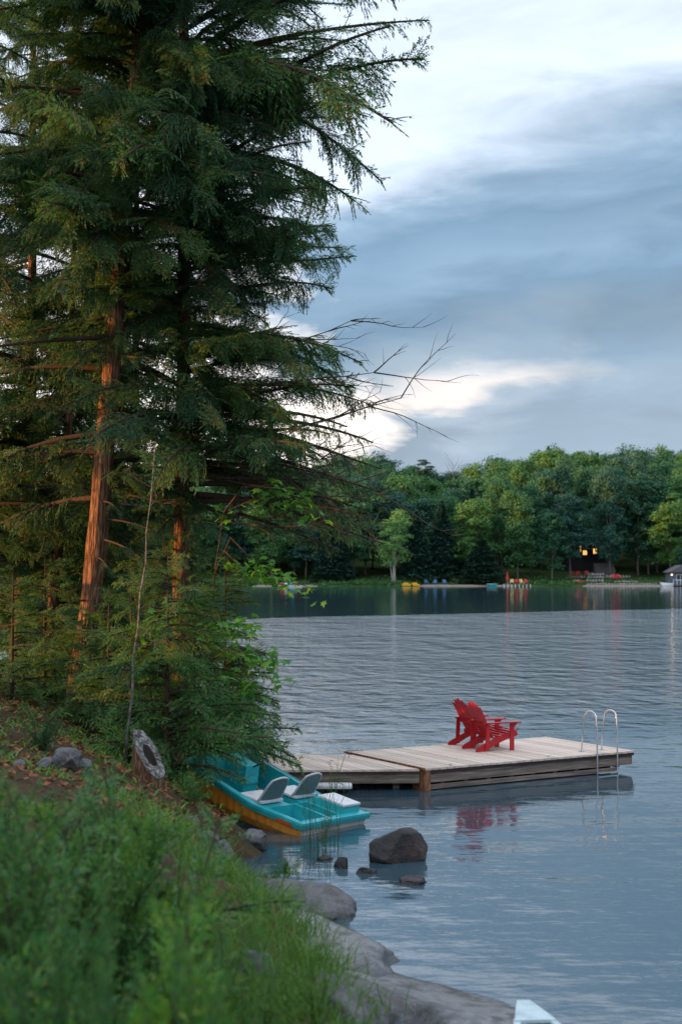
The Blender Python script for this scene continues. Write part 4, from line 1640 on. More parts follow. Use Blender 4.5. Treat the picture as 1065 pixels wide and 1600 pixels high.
# ------------------------------------------------------------------ rocks
def rock_mesh(name, sx, sy, sz, seed, mt, cuts=12, sub=5, rough=.10, cut_d=(.6, .88)):
    r = random.Random(seed)
    bm = bmesh.new()
    bmesh.ops.create_icosphere(bm, subdivisions=sub, radius=1)
    planes = []
    for _ in range(cuts):
        n = Vector((r.gauss(0, 1), r.gauss(0, 1), r.gauss(0, .8))).normalized()
        planes.append((n, r.uniform(*cut_d)))
    for v in bm.verts:
        p = v.co.copy()
        for n, d in planes:
            q = p.dot(n) - d
            if q > 0:
                p -= n * q * .97
        p *= 1 + rough * (mn.fractal(p * 1.6 + Vector((seed, 0, 0)), 1.0, 2.1, 6))
        v.co = Vector((p.x * sx, p.y * sy, p.z * sz))
    me = bpy.data.meshes.new(name)
    bm.to_mesh(me)
    bm.free()
    me.materials.append(mt)
    me.polygons.foreach_set('use_smooth', [True] * len(me.polygons))
    return me


def rock(name, loc, sx, sy, sz, rz, seed, mt, label, cat='rock', rx=0, ry=0, **k):
    o = link(name, rock_mesh(name, sx, sy, sz, seed, M[mt], **k))
    o.location = loc
    o.rotation_euler = (rx, ry, rz)
    return tag(o, label, cat)


p = atz(617, 1350, 0)
rock('boulder', (p.x + .03, p.y + .3, .06), .44, .36, .33, .4, 3, 'dark_rock', 'big dark reddish boulder standing in the water below the dock', cuts=16, rough=.06)
p = atz(646, 1382, 0)
rock('boulder', (p.x, p.y + .1, .0), .20, .15, .09, .2, 5, 'dark_rock', 'low dark stone awash just below the big boulder')
p = atz(573, 1366, 0)
rock('boulder', (p.x, p.y + .1, -.02), .15, .12, .10, .9, 8, 'dark_rock', 'small flat stone in the water left of the big boulder')
p = atz(534, 1358, 0)
rock('boulder', (p.x, p.y + .1, .0), .09, .12, .13, .9, 9, 'dark_rock', 'small pointed stone in the water beside the reeds')
p = atz(507, 1345, 0)
rock('boulder', (p.x, p.y + .1, -.02), .13, .10, .08, .9, 10, 'dark_rock', 'low stone half under the reeds at the boat')

p = atz(500, 1470, .02)
rock('granite_slab', (-.66, 14.0, -.04), 1.0, 2.4, .24, R(22), 12, 'slab', 'upper pale granite slab sloping into the lake', 'rock slab', cuts=5, rough=.16, sub=5, cut_d=(.5, .8))
rock('granite_slab', (-.46, 15.2, -.03), .52, .95, .24, R(30), 17, 'rock', 'smooth dark granite hump above the pale slab', 'rock slab', cuts=7, rough=.12, sub=5)
rock('granite_slab', (.42, 11.6, -.06), .85, 1.7, .26, R(36), 14, 'slab', 'lower cracked granite slab ending near the skiff bow', 'rock slab', cuts=6, rough=.16, sub=5, cut_d=(.5, .8))
rock('granite_slab', (-.1, 10.9, .06), .6, .95, .34, R(36), 25, 'rock', 'darker slab along the bottom edge behind the grass', 'rock slab', cuts=6, rough=.14, sub=5)
p = at(548, 1530, 11.7)
rock('boulder', (p.x, 11.6, p.z - .06), .19, .13, .11, .3, 15, 'dark_rock', 'dark blocky stone wedged between the two pale slabs')
p = at(505, 1560, 9.3)
rock('boulder', (p.x, 9.3, p.z - .16), .27, .5, .30, .5, 16, 'rock', 'large grey boulder among the grass at the bottom', cuts=7, rough=.12)
p = at(388, 1505, 8.6)
rock('boulder', (p.x, 8.6, p.z - .08), .16, .2, .2, .2, 18, 'rock', 'blurred round grey boulder inside the foreground shrubs')
for px, py, Y, s, lab, sd_ in ((103, 1228, 16.6, .19, 'pale grey stone left in the clearing under the lit tree', 2), (134, 1222, 16.8, .10, 'small grey stone right beside the pale one in the clearing', 4),
                               (70, 1232, 16.3, .12, 'low grey stone left of the pale clearing stone', 6), (30, 1258, 14.5, .08, 'small pale stone at the left edge among shrubs', 7),
                               (345, 1300, 17.2, .16, 'grey stone under the shrubs left of the boat stern', 11), (325, 1285, 17.4, .13, 'grey stone on the bank below the boat hull', 19),
                               (395, 1305, 17.9, .2, 'flat dark stone at the waterline beside the orange hull', 22), (300, 1262, 17.0, .1, 'pale stone right of the slanted stump', 13)):
    q = at(px, py, Y)
    rock('stone', (q.x, Y, gz(q.x, Y) + s * .3), s * 1.2, s, s * .9, random.uniform(0, 3), sd_, 'rock', lab, 'stone')

# slanted stump
sx_, sy_ = at(232, 1220, 17.4).x, 17.4
sz_ = gz(sx_, sy_)
o = empty('tree_stump', (sx_, sy_, sz_), R(-10), 'grey weathered tree stump with a slanted hollow cut face', 'stump')
vs, fs = [], []
n = 28
zb0 = at(232, 1250, sy_).z - sz_
for i in range(7):
    f = i / 6
    for k in range(n):
        a = 2 * math.pi * k / n
        rr_ = (.27 - .04 * f) * (1 + .10 * mn.noise(Vector((math.cos(a) * 2, math.sin(a) * 2, f * 2))) + .10 * (1 - f) * math.sin(a * 5))
        top = .42 - 1.35 * math.cos(a) * rr_ + .62 * math.sin(a) * rr_
        vs.append((math.cos(a) * rr_, math.sin(a) * rr_ * .8, -.25 + (top + .25) * f))
for i in range(6):
    for k in range(n):
        fs.append((i * n + k, i * n + (k + 1) % n, (i + 1) * n + (k + 1) % n, (i + 1) * n + k))
me = bpy.data.meshes.new('stump_body')
me.from_pydata(vs, [], fs)
me.materials.append(M['bark'])
link('bark', me, o)
o.scale = (.85, .85, .85)
vs2, fs2 = [], []
rings = [1.0, .94, .86, .70, .52, .44, .36, .2]
dz_ = [0, .02, .0, .015, -.01, .0, -.12, -.16]
for q, (rg_, dz) in enumerate(zip(rings, dz_)):
    for k in range(n):
        v = vs[6 * n + k]
        c = Vector((0.03, 0, .42 - .035))
        v2 = c.lerp(Vector(v), rg_ * (1 + (.12 * mn.noise(Vector((k * .5, q, 0))) if 0 < q else 0)))
        vs2.append((v2.x, v2.y, v2.z + dz + .004 + .015 * mn.noise(Vector((k * .9, q * 1.7, 2)))))
for q in range(len(rings) - 1):
    for k in range(n):
        fs2.append((q * n + k, q * n + (k + 1) % n, (q + 1) * n + (k + 1) % n, (q + 1) * n + k))
fs2.append(tuple((len(rings) - 1) * n + k for k in range(n)))
me = bpy.data.meshes.new('cut_face')
me.from_pydata(vs2, [], fs2)
me.materials.append(M['stump_face'])
me.materials.append(M['black'])
for i_, pl in enumerate(me.polygons):
    if i_ >= 5 * n:
        pl.material_index = 1
link('cut_face', me, o)

# ------------------------------------------------------------------ dock
DZ = .35
cNL = atz(664, 1201, DZ)       # near left corner of the platform
cNR = atz(990, 1173, DZ)
ux = (cNR - cNL); PL = ux.length; ux.normalize()
uy = Vector((-ux.y, ux.x, 0))
ang = math.atan2(ux.y, ux.x)
PW = 2.42
dock = empty('dock_platform', (cNL.x, cNL.y, 0), ang, 'square grey plank dock platform carrying the two red chairs', 'dock')
npl = 31
pw = PL / npl
PM = []
for k in range(4):
    mb = MB().box((0, 0, 0), (pw - .008, PW, .034))
    PM.append(mb.mesh('plank', M['deck'], bevel=.004))
for k in range(npl):
    q = link('plank', PM[k % 4], dock)
    q.location = (k * pw + .004, random.uniform(-.006, .006), DZ - .034 + random.uniform(-.002, .002))
MB().box((.0, .006, DZ - .078), (PL, .034, DZ - .037)).build('edge_strip', M['dark_trim'], dock)
MB().box((.02, .035, DZ - .235), (PL - .02, .075, DZ - .080)).build('fascia_board', M['fascia'], dock, bevel=.004)
MB().box((.10, .02, DZ - .335), (PL - .35, .07, DZ - .265)).build('fascia_board', M['fascia'], dock, bevel=.004)
MB().box((.02, PW - .09, DZ - .235), (PL - .02, PW - .03, DZ - .04)).build('fascia_board', M['fascia'], dock)
MB().box((PL - .015, .08, DZ - .235), (PL + .02, PW - .1, DZ - .04)).build('end_board', M['fascia'], dock)
MB().box((-.02, .0, -.3), (.10, .34, DZ - .036)).build('corner_post', M['rusty_post'], dock, bevel=.006)
MB().box((-.012, .36, DZ - .235), (.018, PW - .1, DZ - .04)).build('end_board', M['rusty_post'], dock)
MB().box((-.042, -.01, DZ - .02), (-.006, PW + .02, DZ + .012)).build('edge_strip', M['rusty_post'], dock)
for k in range(9):
    MB().box((.35 + k * .46, .085, DZ - .27), (.43 + k * .46, PW - .12, DZ - .05)).build('joist', M['fascia'], dock)
for k in range(3):
    MB().box((.5 + k * 1.35, .35, -.25), (1.45 + k * 1.35, PW - .35, .08)).build('float', M['dock_float'], dock, bevel=.03)
for k in (.55, 2.55):
    mb = MB()
    mb.tube([(k, .10, DZ), (k, .10, DZ + .018), (k + .02, .10, DZ + .03)], .012, 6)
    mb.tube([(k - .05, .10, DZ + .03), (k + .06, .10, DZ + .032)], .008, 6)
    mb.build('cleat', M['steel'], dock)

# gangway
g0 = atz(664, 1201, DZ) + Vector((-.09, .03, 0))
gang = empty('gangway', (0, 0, 0), 0, 'wide plank gangway leading from the shore to the dock platform', 'gangway')
gn = Vector((-math.sin(R(2)), math.cos(R(2)), 0))
a_near = g0 + Vector((0, 0, 0))
gl_dir = Vector((-math.cos(R(3)), -math.sin(R(3)), 0))
side_dir = uy.copy()
glen, gside = 3.0, 2.05
ng = 21
step = glen / ng
for k in range(ng):
    o0 = a_near + gl_dir * (step * k + .004)
    o1 = a_near + gl_dir * (step * (k + 1) - .004)
    z1_, z0_ = DZ - .012, DZ - .045
    dzr = random.uniform(-.002, .002)
    q0, q1 = o0 + side_dir * gside, o1 + side_dir * gside
    vs_ = [(o0.x, o0.y, z0_), (o1.x, o1.y, z0_), (q1.x, q1.y, z0_), (q0.x, q0.y, z0_)]
    vs_ += [(a, b_, z1_ + dzr) for a, b_, c in vs_]
    og = Vector(vs_[0])
    mb = MB()
    rz_ = Matrix.Rotation(-ang, 3, 'Z')
    mb.add([rz_ @ (Vector(v) - og) for v in vs_], [(0, 1, 2, 3), (7, 6, 5, 4), (4, 5, 1, 0), (5, 6, 2, 1), (6, 7, 3, 2), (7, 4, 0, 3)])
    q = mb.build('plank', M['gang'] if 'gang' in M else M['deck'], gang)
    q.location = og
    q.rotation_euler = (0, 0, ang)
gm = Matrix((gl_dir, Vector((-gl_dir.y, gl_dir.x, 0)), Vector((0, 0, 1)))).transposed().to_4x4()
gm.translation = Vector((a_near.x, a_near.y, 0))
# local y of gm points towards the camera
MB().box((.0, -.02, DZ - .075), (glen, .012, DZ - .048), gm).build('edge_strip', M['dark_trim'], gang)
MB().box((.0, -.06, DZ - .235), (glen, -.022, DZ - .078), gm).build('fascia_board', M['fascia'], gang)
MB().box((.0, -1.75, DZ - .235), (glen, -1.71, DZ - .05), gm).build('fascia_board', M['fascia'], gang)
for k in (.3, 1.5, 2.7):
    MB().box((k, -.35, -.8), (k + .1, -.25, DZ - .05), gm).build('post', M['fascia'], gang)


# ladder
def dk(x, y, z):
    return Vector((cNL.x, cNL.y, 0)) + ux * x + uy * y + Vector((0, 0, z))


lad = empty('dock_ladder', dk(PL - .55, 0, 0), ang, 'silver swim ladder with two looped handrails at the dock end', 'ladder')
for k, x_ in enumerate((-.33, .12)):
    mb = MB()
    pts = [(x_, .36, DZ + .0), (x_, .33, DZ + .3), (x_, .285, DZ + .52)]
    for a in range(0, 181, 15):
        pts.append((x_, .12 + .155 * math.cos(R(a)), DZ + .60 + .115 * math.sin(R(a))))
    pts += [(x_, -.045, DZ + .4), (x_, -.05, DZ), (x_, -.05, -.75)]
    mb.tube(pts, .0138, 10)
    mb.build('handrail', M['steel'], lad, True)
    MB().box((x_ - .035, .32, DZ), (x_ + .035, .40, DZ + .012)).build('foot_plate', M['steel'], lad)
MB().box((-.33, -.085, .02), (.12, -.015, .045)).build('tread', M['steel'], lad)
MB().box((-.33, -.085, -.25), (.12, -.015, -.225)).build('tread', M['steel'], lad)


# ------------------------------------------------------------------ adirondack chairs
def adirondack(loc, rz, label):
    o = empty('adirondack_chair', loc, rz, label, 'chair', 'red chairs on the dock')
    o.scale = (.86, .86, .86)
    rm = M['red_paint']
    wds = .56
    for sy in (-1, 1):
        y0 = sy * wds / 2
        # stringer / back leg with rounded tail
        poly = [(.44, .33), (.40, .385), (.30, .38), (.0, .30), (-.30, .17), (-.47, .10), (-.525, .07), (-.545, .035), (-.53, .005), (-.47, 0), (-.36, .0), (-.1, .12), (.2, .235), (.42, .285)]
        MB().prism(poly, y0 - .013, y0 + .013).build('stringer', rm, o, bevel=.003)
        MB().box((.25, y0 + sy * .014 - .014, 0), (.345, y0 + sy * .014 + .014, .555)).build('leg', rm, o, bevel=.003)
        MB().prism([(.29, .40), (.29, .553), (.42, .553)], y0 + sy * .03 - .01, y0 + sy * .03 + .01).build('arm_bracket', rm, o)
        MB().bar((-.29, y0 + sy * .026, .02), (-.26, y0 + sy * .026, .552), .024, .085, up=(1, 0, 0)).build('rear_support', rm, o)
        ap = [(.48, -.035), (.48, .07), (.44, .095), (.0, .07), (-.32, .03), (-.36, -.0), (-.36, -.035)]
        mb = MB()
        vs_ = [(x, y0 + sy * (yy_ + .02), .556) for x, yy_ in ap] + [(x, y0 + sy * (yy_ + .02), .580) for x, yy_ in ap]
        nn_ = len(ap)
        mb.add(vs_, [tuple(range(nn_)), tuple(reversed(range(nn_, 2 * nn_)))] + [((i + 1) % nn_, i, nn_ + i, nn_ + (i + 1) % nn_) for i in range(nn_)])
        mb.build('armrest', rm, o, bevel=.003)
    # seat slats follow the stringer
    for k in range(6):
        f = k / 5
        x = .40 - .50 * f
        z = .400 - .135 * f + .01 * math.sin(f * 3)
        MB().bar((x, -wds / 2 - .02, z), (x, wds / 2 + .02, z), .078, .02).build('seat_slat', rm, o, bevel=.003)
    # back slats, fanned, arched top
    for k in range(5):
        c = (k - 2)
        top = 1.0 - .035 * abs(c) ** 1.5
        b0 = Vector((-.09, c * .088, .25))
        t0 = Vector((-.09 - .40 * (top - .25) / .75, c * .118, top))
        mb = MB()
        d = (t0 - b0)
        l = d.length
        d.normalize()
        side = Vector((0, 1, 0))
        side = (side - d * side.dot(d)).normalized()
        nrm = d.cross(side)
        mt_ = Matrix((side, nrm, d)).transposed().to_4x4()
        mt_.translation = b0
        mb.prism([(-.036, 0), (.036, 0), (.047, l - .05), (.032, l - .012), (0, l), (-.032, l - .012), (-.047, l - .05)], -.01, .01, mt_)
        mb.build('back_slat', rm, o, bevel=.003)
    MB().bar((-.275, -wds / 2 - .05, .52), (-.275, wds / 2 + .05, .52), .02, .07).build('back_rail', rm, o, bevel=.003)
    MB().bar((-.145, -wds / 2 + .02, .30), (-.145, wds / 2 - .02, .30), .02, .07).build('back_rail', rm, o, bevel=.003)
    MB().bar((.36, -wds / 2 - .014, .33), (.36, wds / 2 + .014, .33), .022, .08).build('front_rail', rm, o, bevel=.003)
    return o


c1 = atz(769, 1172, DZ)
adirondack((c1.x, c1.y + .12, DZ), ang - R(6), 'nearer of the two red slatted dock chairs')
c2 = c1 + uy * .66 + ux * .04
adirondack((c2.x + .10, c2.y + .12, DZ), ang - R(2), 'farther red slatted dock chair, partly hidden by the nearer one')

# ------------------------------------------------------------------ teal pedal boat
BLEN, BW = 2.35, 1.34


def deck_h(x, y):
    """height of the deck moulding over the boat's floor; x from stern 0 to bow, y from near -W/2 to far +W/2"""
    hw = BW / 2
    rim = .30 + .22 * max(0, (x - .9) / 1.45) ** 1.0
    if abs(y) > hw - .07 or x < .09 or x > BLEN - .08:
        return rim
    # raised pad block, stern far side
    if x < .66 and y > .20:
        return .385 if (.05 < x < .62 and y > .22) else rim
    if x < .70:
        if -.60 < y < -.07:
            return .08
        if -.01 < y < .18:
            return .08
        return .285
    if x < .74:
        return .285
    if x < 1.14:
        if -.02 < y < .05:
            return .2
        return .27 if (y < -.08 or y > .12) else .13
    # console with front panel
    if x > 1.62 and -.14 < y < .14:
        return .56
    if x > 2.05:
        return .60 - .0 * x
    return .07


hw = BW / 2
xb = [0, .09, .70, .74, 1.14, 1.62, 2.05, BLEN - .08, BLEN, .05, .62, .66]
yb = [-hw, hw, -hw + .07, hw - .07, .20, .22, -.60, -.07, -.01, .18, -.02, .05, -.08, .12, -.14, .14]
e_ = .009
xg = sorted(set([round(v, 4) for b0 in xb for v in (b0 - e_, b0 + e_) if 0 <= v <= BLEN] + [0, BLEN] + [round(v, 4) for v in np.linspace(0, BLEN, 20)]))
yg = sorted(set([round(v, 4) for b0 in yb for v in (b0 - e_, b0 + e_) if -hw <= v <= hw] + [-hw, hw]))
# outline narrows a little to the bow


def plan(x, y):
    f = 1 - .10 * max(0, (x - 1.5) / .85) ** 2
    return (x, y * f)


vs, fs = [], []
for x in xg:
    for y in yg:
        X_, Y_ = plan(x, y)
        vs.append((X_, Y_, deck_h(x, y)))
n_ = len(yg)
for i in range(len(xg) - 1):
    for j in range(n_ - 1):
        a = i * n_ + j
        fs.append((a, a + n_, a + n_ + 1, a + 1))
pb_loc = atz(466, 1307, 0)
pb = empty('pedal_boat', (0, 0, 0), 0, 'teal and orange pedal boat with two grey seats, bow on the bank', 'pedal boat')
me = bpy.data.meshes.new('deck_moulding')
me.from_pydata(vs, [], fs)
me.materials.append(M['teal'])
link('deck', me, pb)
# rolled gunwale
mb = MB()
per = [(x, -hw) for x in np.linspace(0, BLEN, 14)] + [(BLEN, y) for y in np.linspace(-hw + .1, hw - .1, 8)] + [(x, hw) for x in np.linspace(BLEN, 0, 14)] + [(0, y) for y in np.linspace(hw - .1, -hw + .1, 6)]
sect = [(.0, .006), (.03, .0), (.036, -.03), (.03, -.085), (-.005, -.09)]
ctr = Vector((BLEN / 2, 0))
rings_ = []
for x, y in per:
    X_, Y_ = plan(x, y)
    dx_, dy_ = 0, 0
    if abs(y) > hw - .02:
        dy_ = math.copysign(1, y)
    if x < .02:
        dx_ = -1
    if x > BLEN - .02:
        dx_ = 1
    rim = .30 + .22 * max(0, (x - .9) / 1.45)
    rings_.append([(X_ + dx_ * s_[0], Y_ + dy_ * s_[0], rim + s_[1]) for s_ in sect])
vs, fs = [], []
ns = len(sect)
for rr_ in rings_:
    vs += rr_
for i in range(len(rings_)):
    for k in range(ns - 1):
        a, b_ = i * ns + k, ((i + 1) % len(rings_)) * ns + k
        fs.append((a, b_, b_ + 1, a + 1))
mb.add(vs, fs)
mb.build('gunwale', M['teal'], pb)
# orange lower hull with ribs
vs, fs = [], []
XS = np.linspace(0, BLEN, 60)
for i, x in enumerate(XS):
    rib = .02 if (int(x / .075) % 2 and x > .55) else 0
    rim = .30 + .22 * max(0, (x - .9) / 1.45)
    bot = .0 + .16 * max(0, (x - 1.6) / .75) ** 2
    X_, Yn = plan(x, -hw)
    _, Yf = plan(x, hw)
    row = [(X_, Yn - .002 - 0, rim - .09), (X_, Yn + .008 + rib, rim - .11), (X_, Yn + .035 + rib, bot + .08), (X_, Yn + .12, bot - .03), (X_, Yf - .12, bot - .03), (X_, Yf - .05 - rib, bot + .08), (X_, Yf - .03 - rib, rim - .12), (X_, Yf + .002, rim - .09)]
    vs += row
for i in range(len(XS) - 1):
    for k in range(7):
        a = i * 8 + k
        fs.append((a, a + 1, a + 9, a + 8))
fs.append(tuple(range(8)))
fs.append(tuple(reversed(range((len(XS) - 1) * 8, len(XS) * 8))))
me = bpy.data.meshes.new('hull')
me.from_pydata(vs, [], fs)
me.materials.append(M['orange_hull'])
me.materials.append(M['hull_bottom'])
me.polygons[len(me.polygons) - 2].material_index = 1
link('hull', me, pb)
# stern pad
MB().box((.08, .25, .386), (.58, .60, .42)).build('pad', M['seat_white'], pb, bevel=.012)
# console face
mb = MB()
mb.prism([(1.60, .30), (1.66, .56), (2.10, .62), (2.10, .3)], -.13, .13)
mb.build('console', M['teal'], pb, bevel=.02)
mb = MB()
mb.tube([(1.62, .0, .55), (1.5, .0, .62)], .012, 6)
mb.tube([(1.5, -.05, .62), (1.5, .05, .62)], .014, 6)
mb.build('steering_lever', M['black'], pb)
MB().box((.14, -hw - .04, .215), (.42, -hw - .037, .26)).build('decal', M['decal'], pb)


def pedal_seat(y):
    s = MB()
    # pan
    s.box((.86, y - .22, .285), (1.30, y + .22, .325))
    so = s.build('seat', M['seat_white'], pb, bevel=.015)
    # curved back, leaning to the stern
    vs, fs = [], []
    nu, nv = 9, 8
    for side_ in (0, 1):
        for i in range(nu):
            u = i / (nu - 1)
            hgt = .35
            for j in range(nv):
                v = j / (nv - 1) * 2 - 1
                wv_ = .215 * (1 - .18 * u) * (1 - (0.25 * max(0, u - .75) / .25) ** 1.0 * 0.5)
                topc = -.04 * (v * v) * u
                x = .90 - .15 * u + .035 * v * v - side_ * .022
                vs.append((x, y + v * wv_, .32 + hgt * u + topc))
    for side_ in (0, 1):
        o0 = side_ * nu * nv
        for i in range(nu - 1):
            for j in range(nv - 1):
                a = o0 + i * nv + j
                fs.append((a, a + 1, a + nv + 1, a + nv) if side_ else (a, a + nv, a + nv + 1, a + 1))
    bk = bpy.data.meshes.new('backrest')
    bk.from_pydata(vs, [], fs)
    bk.materials.append(M['seat_mesh'])
    bk.polygons.foreach_set('use_smooth', [True] * len(bk.polygons))
    bo = link('backrest', bk, pb)
    ring = [0 * nv + j for j in range(nv)] + [i * nv + nv - 1 for i in range(1, nu)] + [(nu - 1) * nv + j for j in range(nv - 2, -1, -1)] + [i * nv for i in range(nu - 2, -1, -1)]
    pts = [Vector(vs[r_]) + Vector((-.011, 0, 0)) for r_ in ring]
    MB().tube(pts, .016, 6).build('backrest_frame', M['seat_frame'], bo, True)


pedal_seat(-.34)
pedal_seat(.34)
# place: stern near corner at the waterline, bow up on the bank
PB_AZ, PB_PITCH, PB_ROLL = R(139), R(10.5), R(1)
rot = Matrix.Rotation(PB_AZ, 4, 'Z') @ Matrix.Rotation(-PB_PITCH, 4, 'Y') @ Matrix.Rotation(PB_ROLL, 4, 'X')
# local +x is the bow; local +y must be the far side when the bow points left, so mirror by turning y
mir = Matrix.Diagonal((1, -1, 1, 1))
for ch in list(pb.children_recursive):
    if ch.type == 'MESH':
        ch.data.transform(mir)
        ch.data.flip_normals()
anchor = Vector((0, hw, 0.0))       # stern near corner after mirroring
pb.matrix_world = Matrix.Translation(Vector((pb_loc.x, pb_loc.y, -.12)) - (rot @ anchor)) @ rot

# white float beyond the boat
p = atz(520, 1228, .12)
q = MB().box((-.3, -.1, 0), (.3, .2, .07)).build('paddle_board', M['seat_white'], bevel=.04)
q.location = (p.x, p.y, .08)
tag(q, 'white board end floating between the teal boat and the gangway', 'board')

# ------------------------------------------------------------------ skiff bow at the bottom
tip = at(818, 1572, 9.7)
sk = empty('rowing_skiff', (tip.x, tip.y, 0), R(-90) + R(4), 'pale blue wooden skiff whose pointed bow enters at the bottom', 'skiff')
# local +x runs aft (towards the camera)
zg = tip.z
secs = []
for k in range(10):
    x = k * .16
    hwk = .03 + .25 * (1 - math.exp(-x * 1.15))
    secs.append((x, hwk, zg - .02 * x))
vs, fs = [], []
for x, h_, z in secs:
    vs += [(x, -h_, z), (x, -h_ * .8, z - .22), (x, 0, -.12), (x, h_ * .8, z - .22), (x, h_, z), (x, h_ - .03, z - .005), (x, h_ * .76, z - .2), (x, 0, -.06), (x, -h_ * .76, z - .2), (x, -h_ + .03, z - .005)]
for i in range(9):
    for k in range(10):
        a, b_ = i * 10 + k, i * 10 + (k + 1) % 10
        fs.append((a, b_, b_ + 10, a + 10))
fs.append(tuple(range(10)))
me = bpy.data.meshes.new('hull')
me.from_pydata(vs, [], fs)
me.materials.append(M['skiff'])
link('hull', me, sk)
mb = MB()
v = []
for (x, h_, z) in secs[:3] + [(.40, .03 + .25 * (1 - math.exp(-.40 * 1.15)), zg - .02 * .4)]:
    v += [(x - .02, -h_ - .012, z + .012), (x - .02, h_ + .012, z + .012), (x - .02, -h_ - .012, z + .035), (x - .02, h_ + .012, z + .035)]
f = []
for i in range(3):
    a = i * 4
    f += [(a + 2, a + 3, a + 7, a + 6), (a, a + 4, a + 5, a + 1), (a, a + 2, a + 6, a + 4), (a + 1, a + 5, a + 7, a + 3)]
f += [(0, 1, 3, 2), (12, 14, 15, 13)]
mb.add(v, f)
mb.build('foredeck', M['skiff'], sk)
for sy in (-1, 1):
    mb = MB()
    pts = [(x, sy * (h_ + .002), z + .01) for x, h_, z in secs[2:]]
    for a, b_ in zip(pts, pts[1:]):
        mb.bar(a, b_, .045, .03)
    mb.build('gunwale', M['skiff'], sk)
MB().box((.62, -.18, zg - .16), (.84, .18, zg - .13)).build('thwart', M['skiff'], sk)
MB().box((.40, -.13, zg - .12), (.42, .13, zg - .01)).build('bulkhead', M['skiff_dark'], sk)


# ------------------------------------------------------------------ foreground shrubs
def shrub_mesh(seed, nsh=46, H=.75, spread=.55, mt='shrub_leaf'):
    rnd = random.Random(seed)
    rng = np.random.default_rng(seed)
    wood = MB()
    P, D, LL = [], [], []

    def shoot(p, d, l, lev):
        n_s = max(4, int(l / .03))
        q = p.copy()
        pts = [q.copy()]
        for k in range(n_s):
            f = k / n_s
            d = (d + Vector((rnd.gauss(0, .06), rnd.gauss(0, .06), .02 + rnd.gauss(0, .05)))).normalized()
            q = q + d * (l / n_s)
            pts.append(q.copy())
            if lev == 0 and k > n_s * .2 and rnd.random() < .6:
                s = Vector((rnd.gauss(0, 1), rnd.gauss(0, 1), rnd.gauss(.4, .5))).normalized()
                shoot(q, (d + s * 1.1).normalized(), l * rnd.uniform(.22, .45), 1)
            if lev == 1 or f > .3:
                for _ in range(7):
                    s = Vector((rnd.gauss(0, 1), rnd.gauss(0, 1), rnd.gauss(0, 1)))
                    s = (s - d * s.dot(d)).normalized()
                    P.append(tuple(q + d * rnd.uniform(-.015, .015)))
                    D.append(tuple(s + d * rnd.uniform(.3, 1.0)))
                    LL.append(rnd.uniform(.025, .05))
        wood.tube(pts[::3] + [pts[-1]], [.005 if lev == 0 else .003] * (len(pts[::3])) + [.0015], 4, cap=False)

    tufts = [(rnd.uniform(0, 6.28), spread * math.sqrt(rnd.random()), rnd.uniform(.45, 1.1)) for _ in range(9)]
    for k in range(nsh):
        a, rr, th = rnd.choice(tufts)
        p = Vector((math.cos(a) * rr * .8 + rnd.gauss(0, .035), math.sin(a) * rr * .8 + rnd.gauss(0, .035), -.05))
        d = Vector((math.cos(a) * rr * .8 + rnd.gauss(0, .22), math.sin(a) * rr * .8 + rnd.gauss(0, .22), 1)).normalized()
        shoot(p, d, H * th * rnd.uniform(.6, 1.05), 0)
    P, D, LL = np.array(P), np.array(D), np.array(LL)
    V = lozenges(P, D, LL, .0088 * rng.uniform(.8, 1.3, len(P)), rng, 1.0)
    return wood.mesh('shrub_stems', M['twig'], True), quads_mesh('shrub_foliage', V, M[mt])




def mesh_verts(me):
    a_ = np.empty(len(me.vertices) * 3, dtype=np.float32)
    me.vertices.foreach_get('co', a_)
    return a_.reshape(-1, 3)


FB = [hem_branch(.75, 91, .35, .30, .06, .34, .15, step=.022, sub=.017, lw=(.018, .045), wid=.0085, wr=.35),
      hem_branch(.75, 92, .20, .10, .06, .30, .05, step=.022, sub=.017, lw=(.018, .045), wid=.0085, wr=.35),
      hem_branch(.75, 93, .30, .45, .06, .36, .3, step=.022, sub=.017, lw=(.018, .045), wid=.0085, wr=.35)]


def feather_shrub(seed, nb, H, mt):
    rnd = random.Random(seed)
    Q = []
    wv, wf = [], []
    for k in range(nb):
        wm, fm = rnd.choice(FB)
        s_ = H / .75 * rnd.uniform(.45, 1.1)
        mt_ = Matrix.Translation((rnd.gauss(0, .1), rnd.gauss(0, .1), -.04)) @ Euler((rnd.uniform(-.8, .8), -R(rnd.triangular(18, 88, 68)), rnd.uniform(0, 6.28)), 'XYZ').to_matrix().to_4x4() @ Matrix.Scale(s_, 4)
        A = np.array(mt_)
        v = mesh_verts(fm)
        Q.append((v @ A[:3, :3].T + A[:3, 3]).reshape(-1, 4, 3))
        v = mesh_verts(wm)
        o0 = len(wv)
        wv += [tuple(x) for x in (v @ A[:3, :3].T + A[:3, 3])]
        wf += [tuple(o0 + i for i in p.vertices) for p in wm.polygons]
    wme = bpy.data.meshes.new('shrub_stems')
    wme.from_pydata(wv, [], wf)
    wme.materials.append(M['twig'])
    return wme, quads_mesh('shrub_foliage', np.concatenate(Q), M[mt])


random.seed(99)
SHR = [feather_shrub(1, 15, .8, 'shrub_leaf'), feather_shrub(2, 13, 1.0, 'shrub_dark'), feather_shrub(3, 16, .62, 'shrub_leaf'), feather_shrub(4, 15, .72, 'fern_leaf'),
       shrub_mesh(2, 40, .95, .45)]
# top outline of the shrub mass in the photograph
topl = [(-400, 1185), (0, 1180), (60, 1195), (110, 1232), (170, 1255), (210, 1262), (270, 1238), (310, 1238), (345, 1280), (380, 1360), (420, 1465), (450, 1540), (520, 1640), (600, 1800), (900, 2200)]


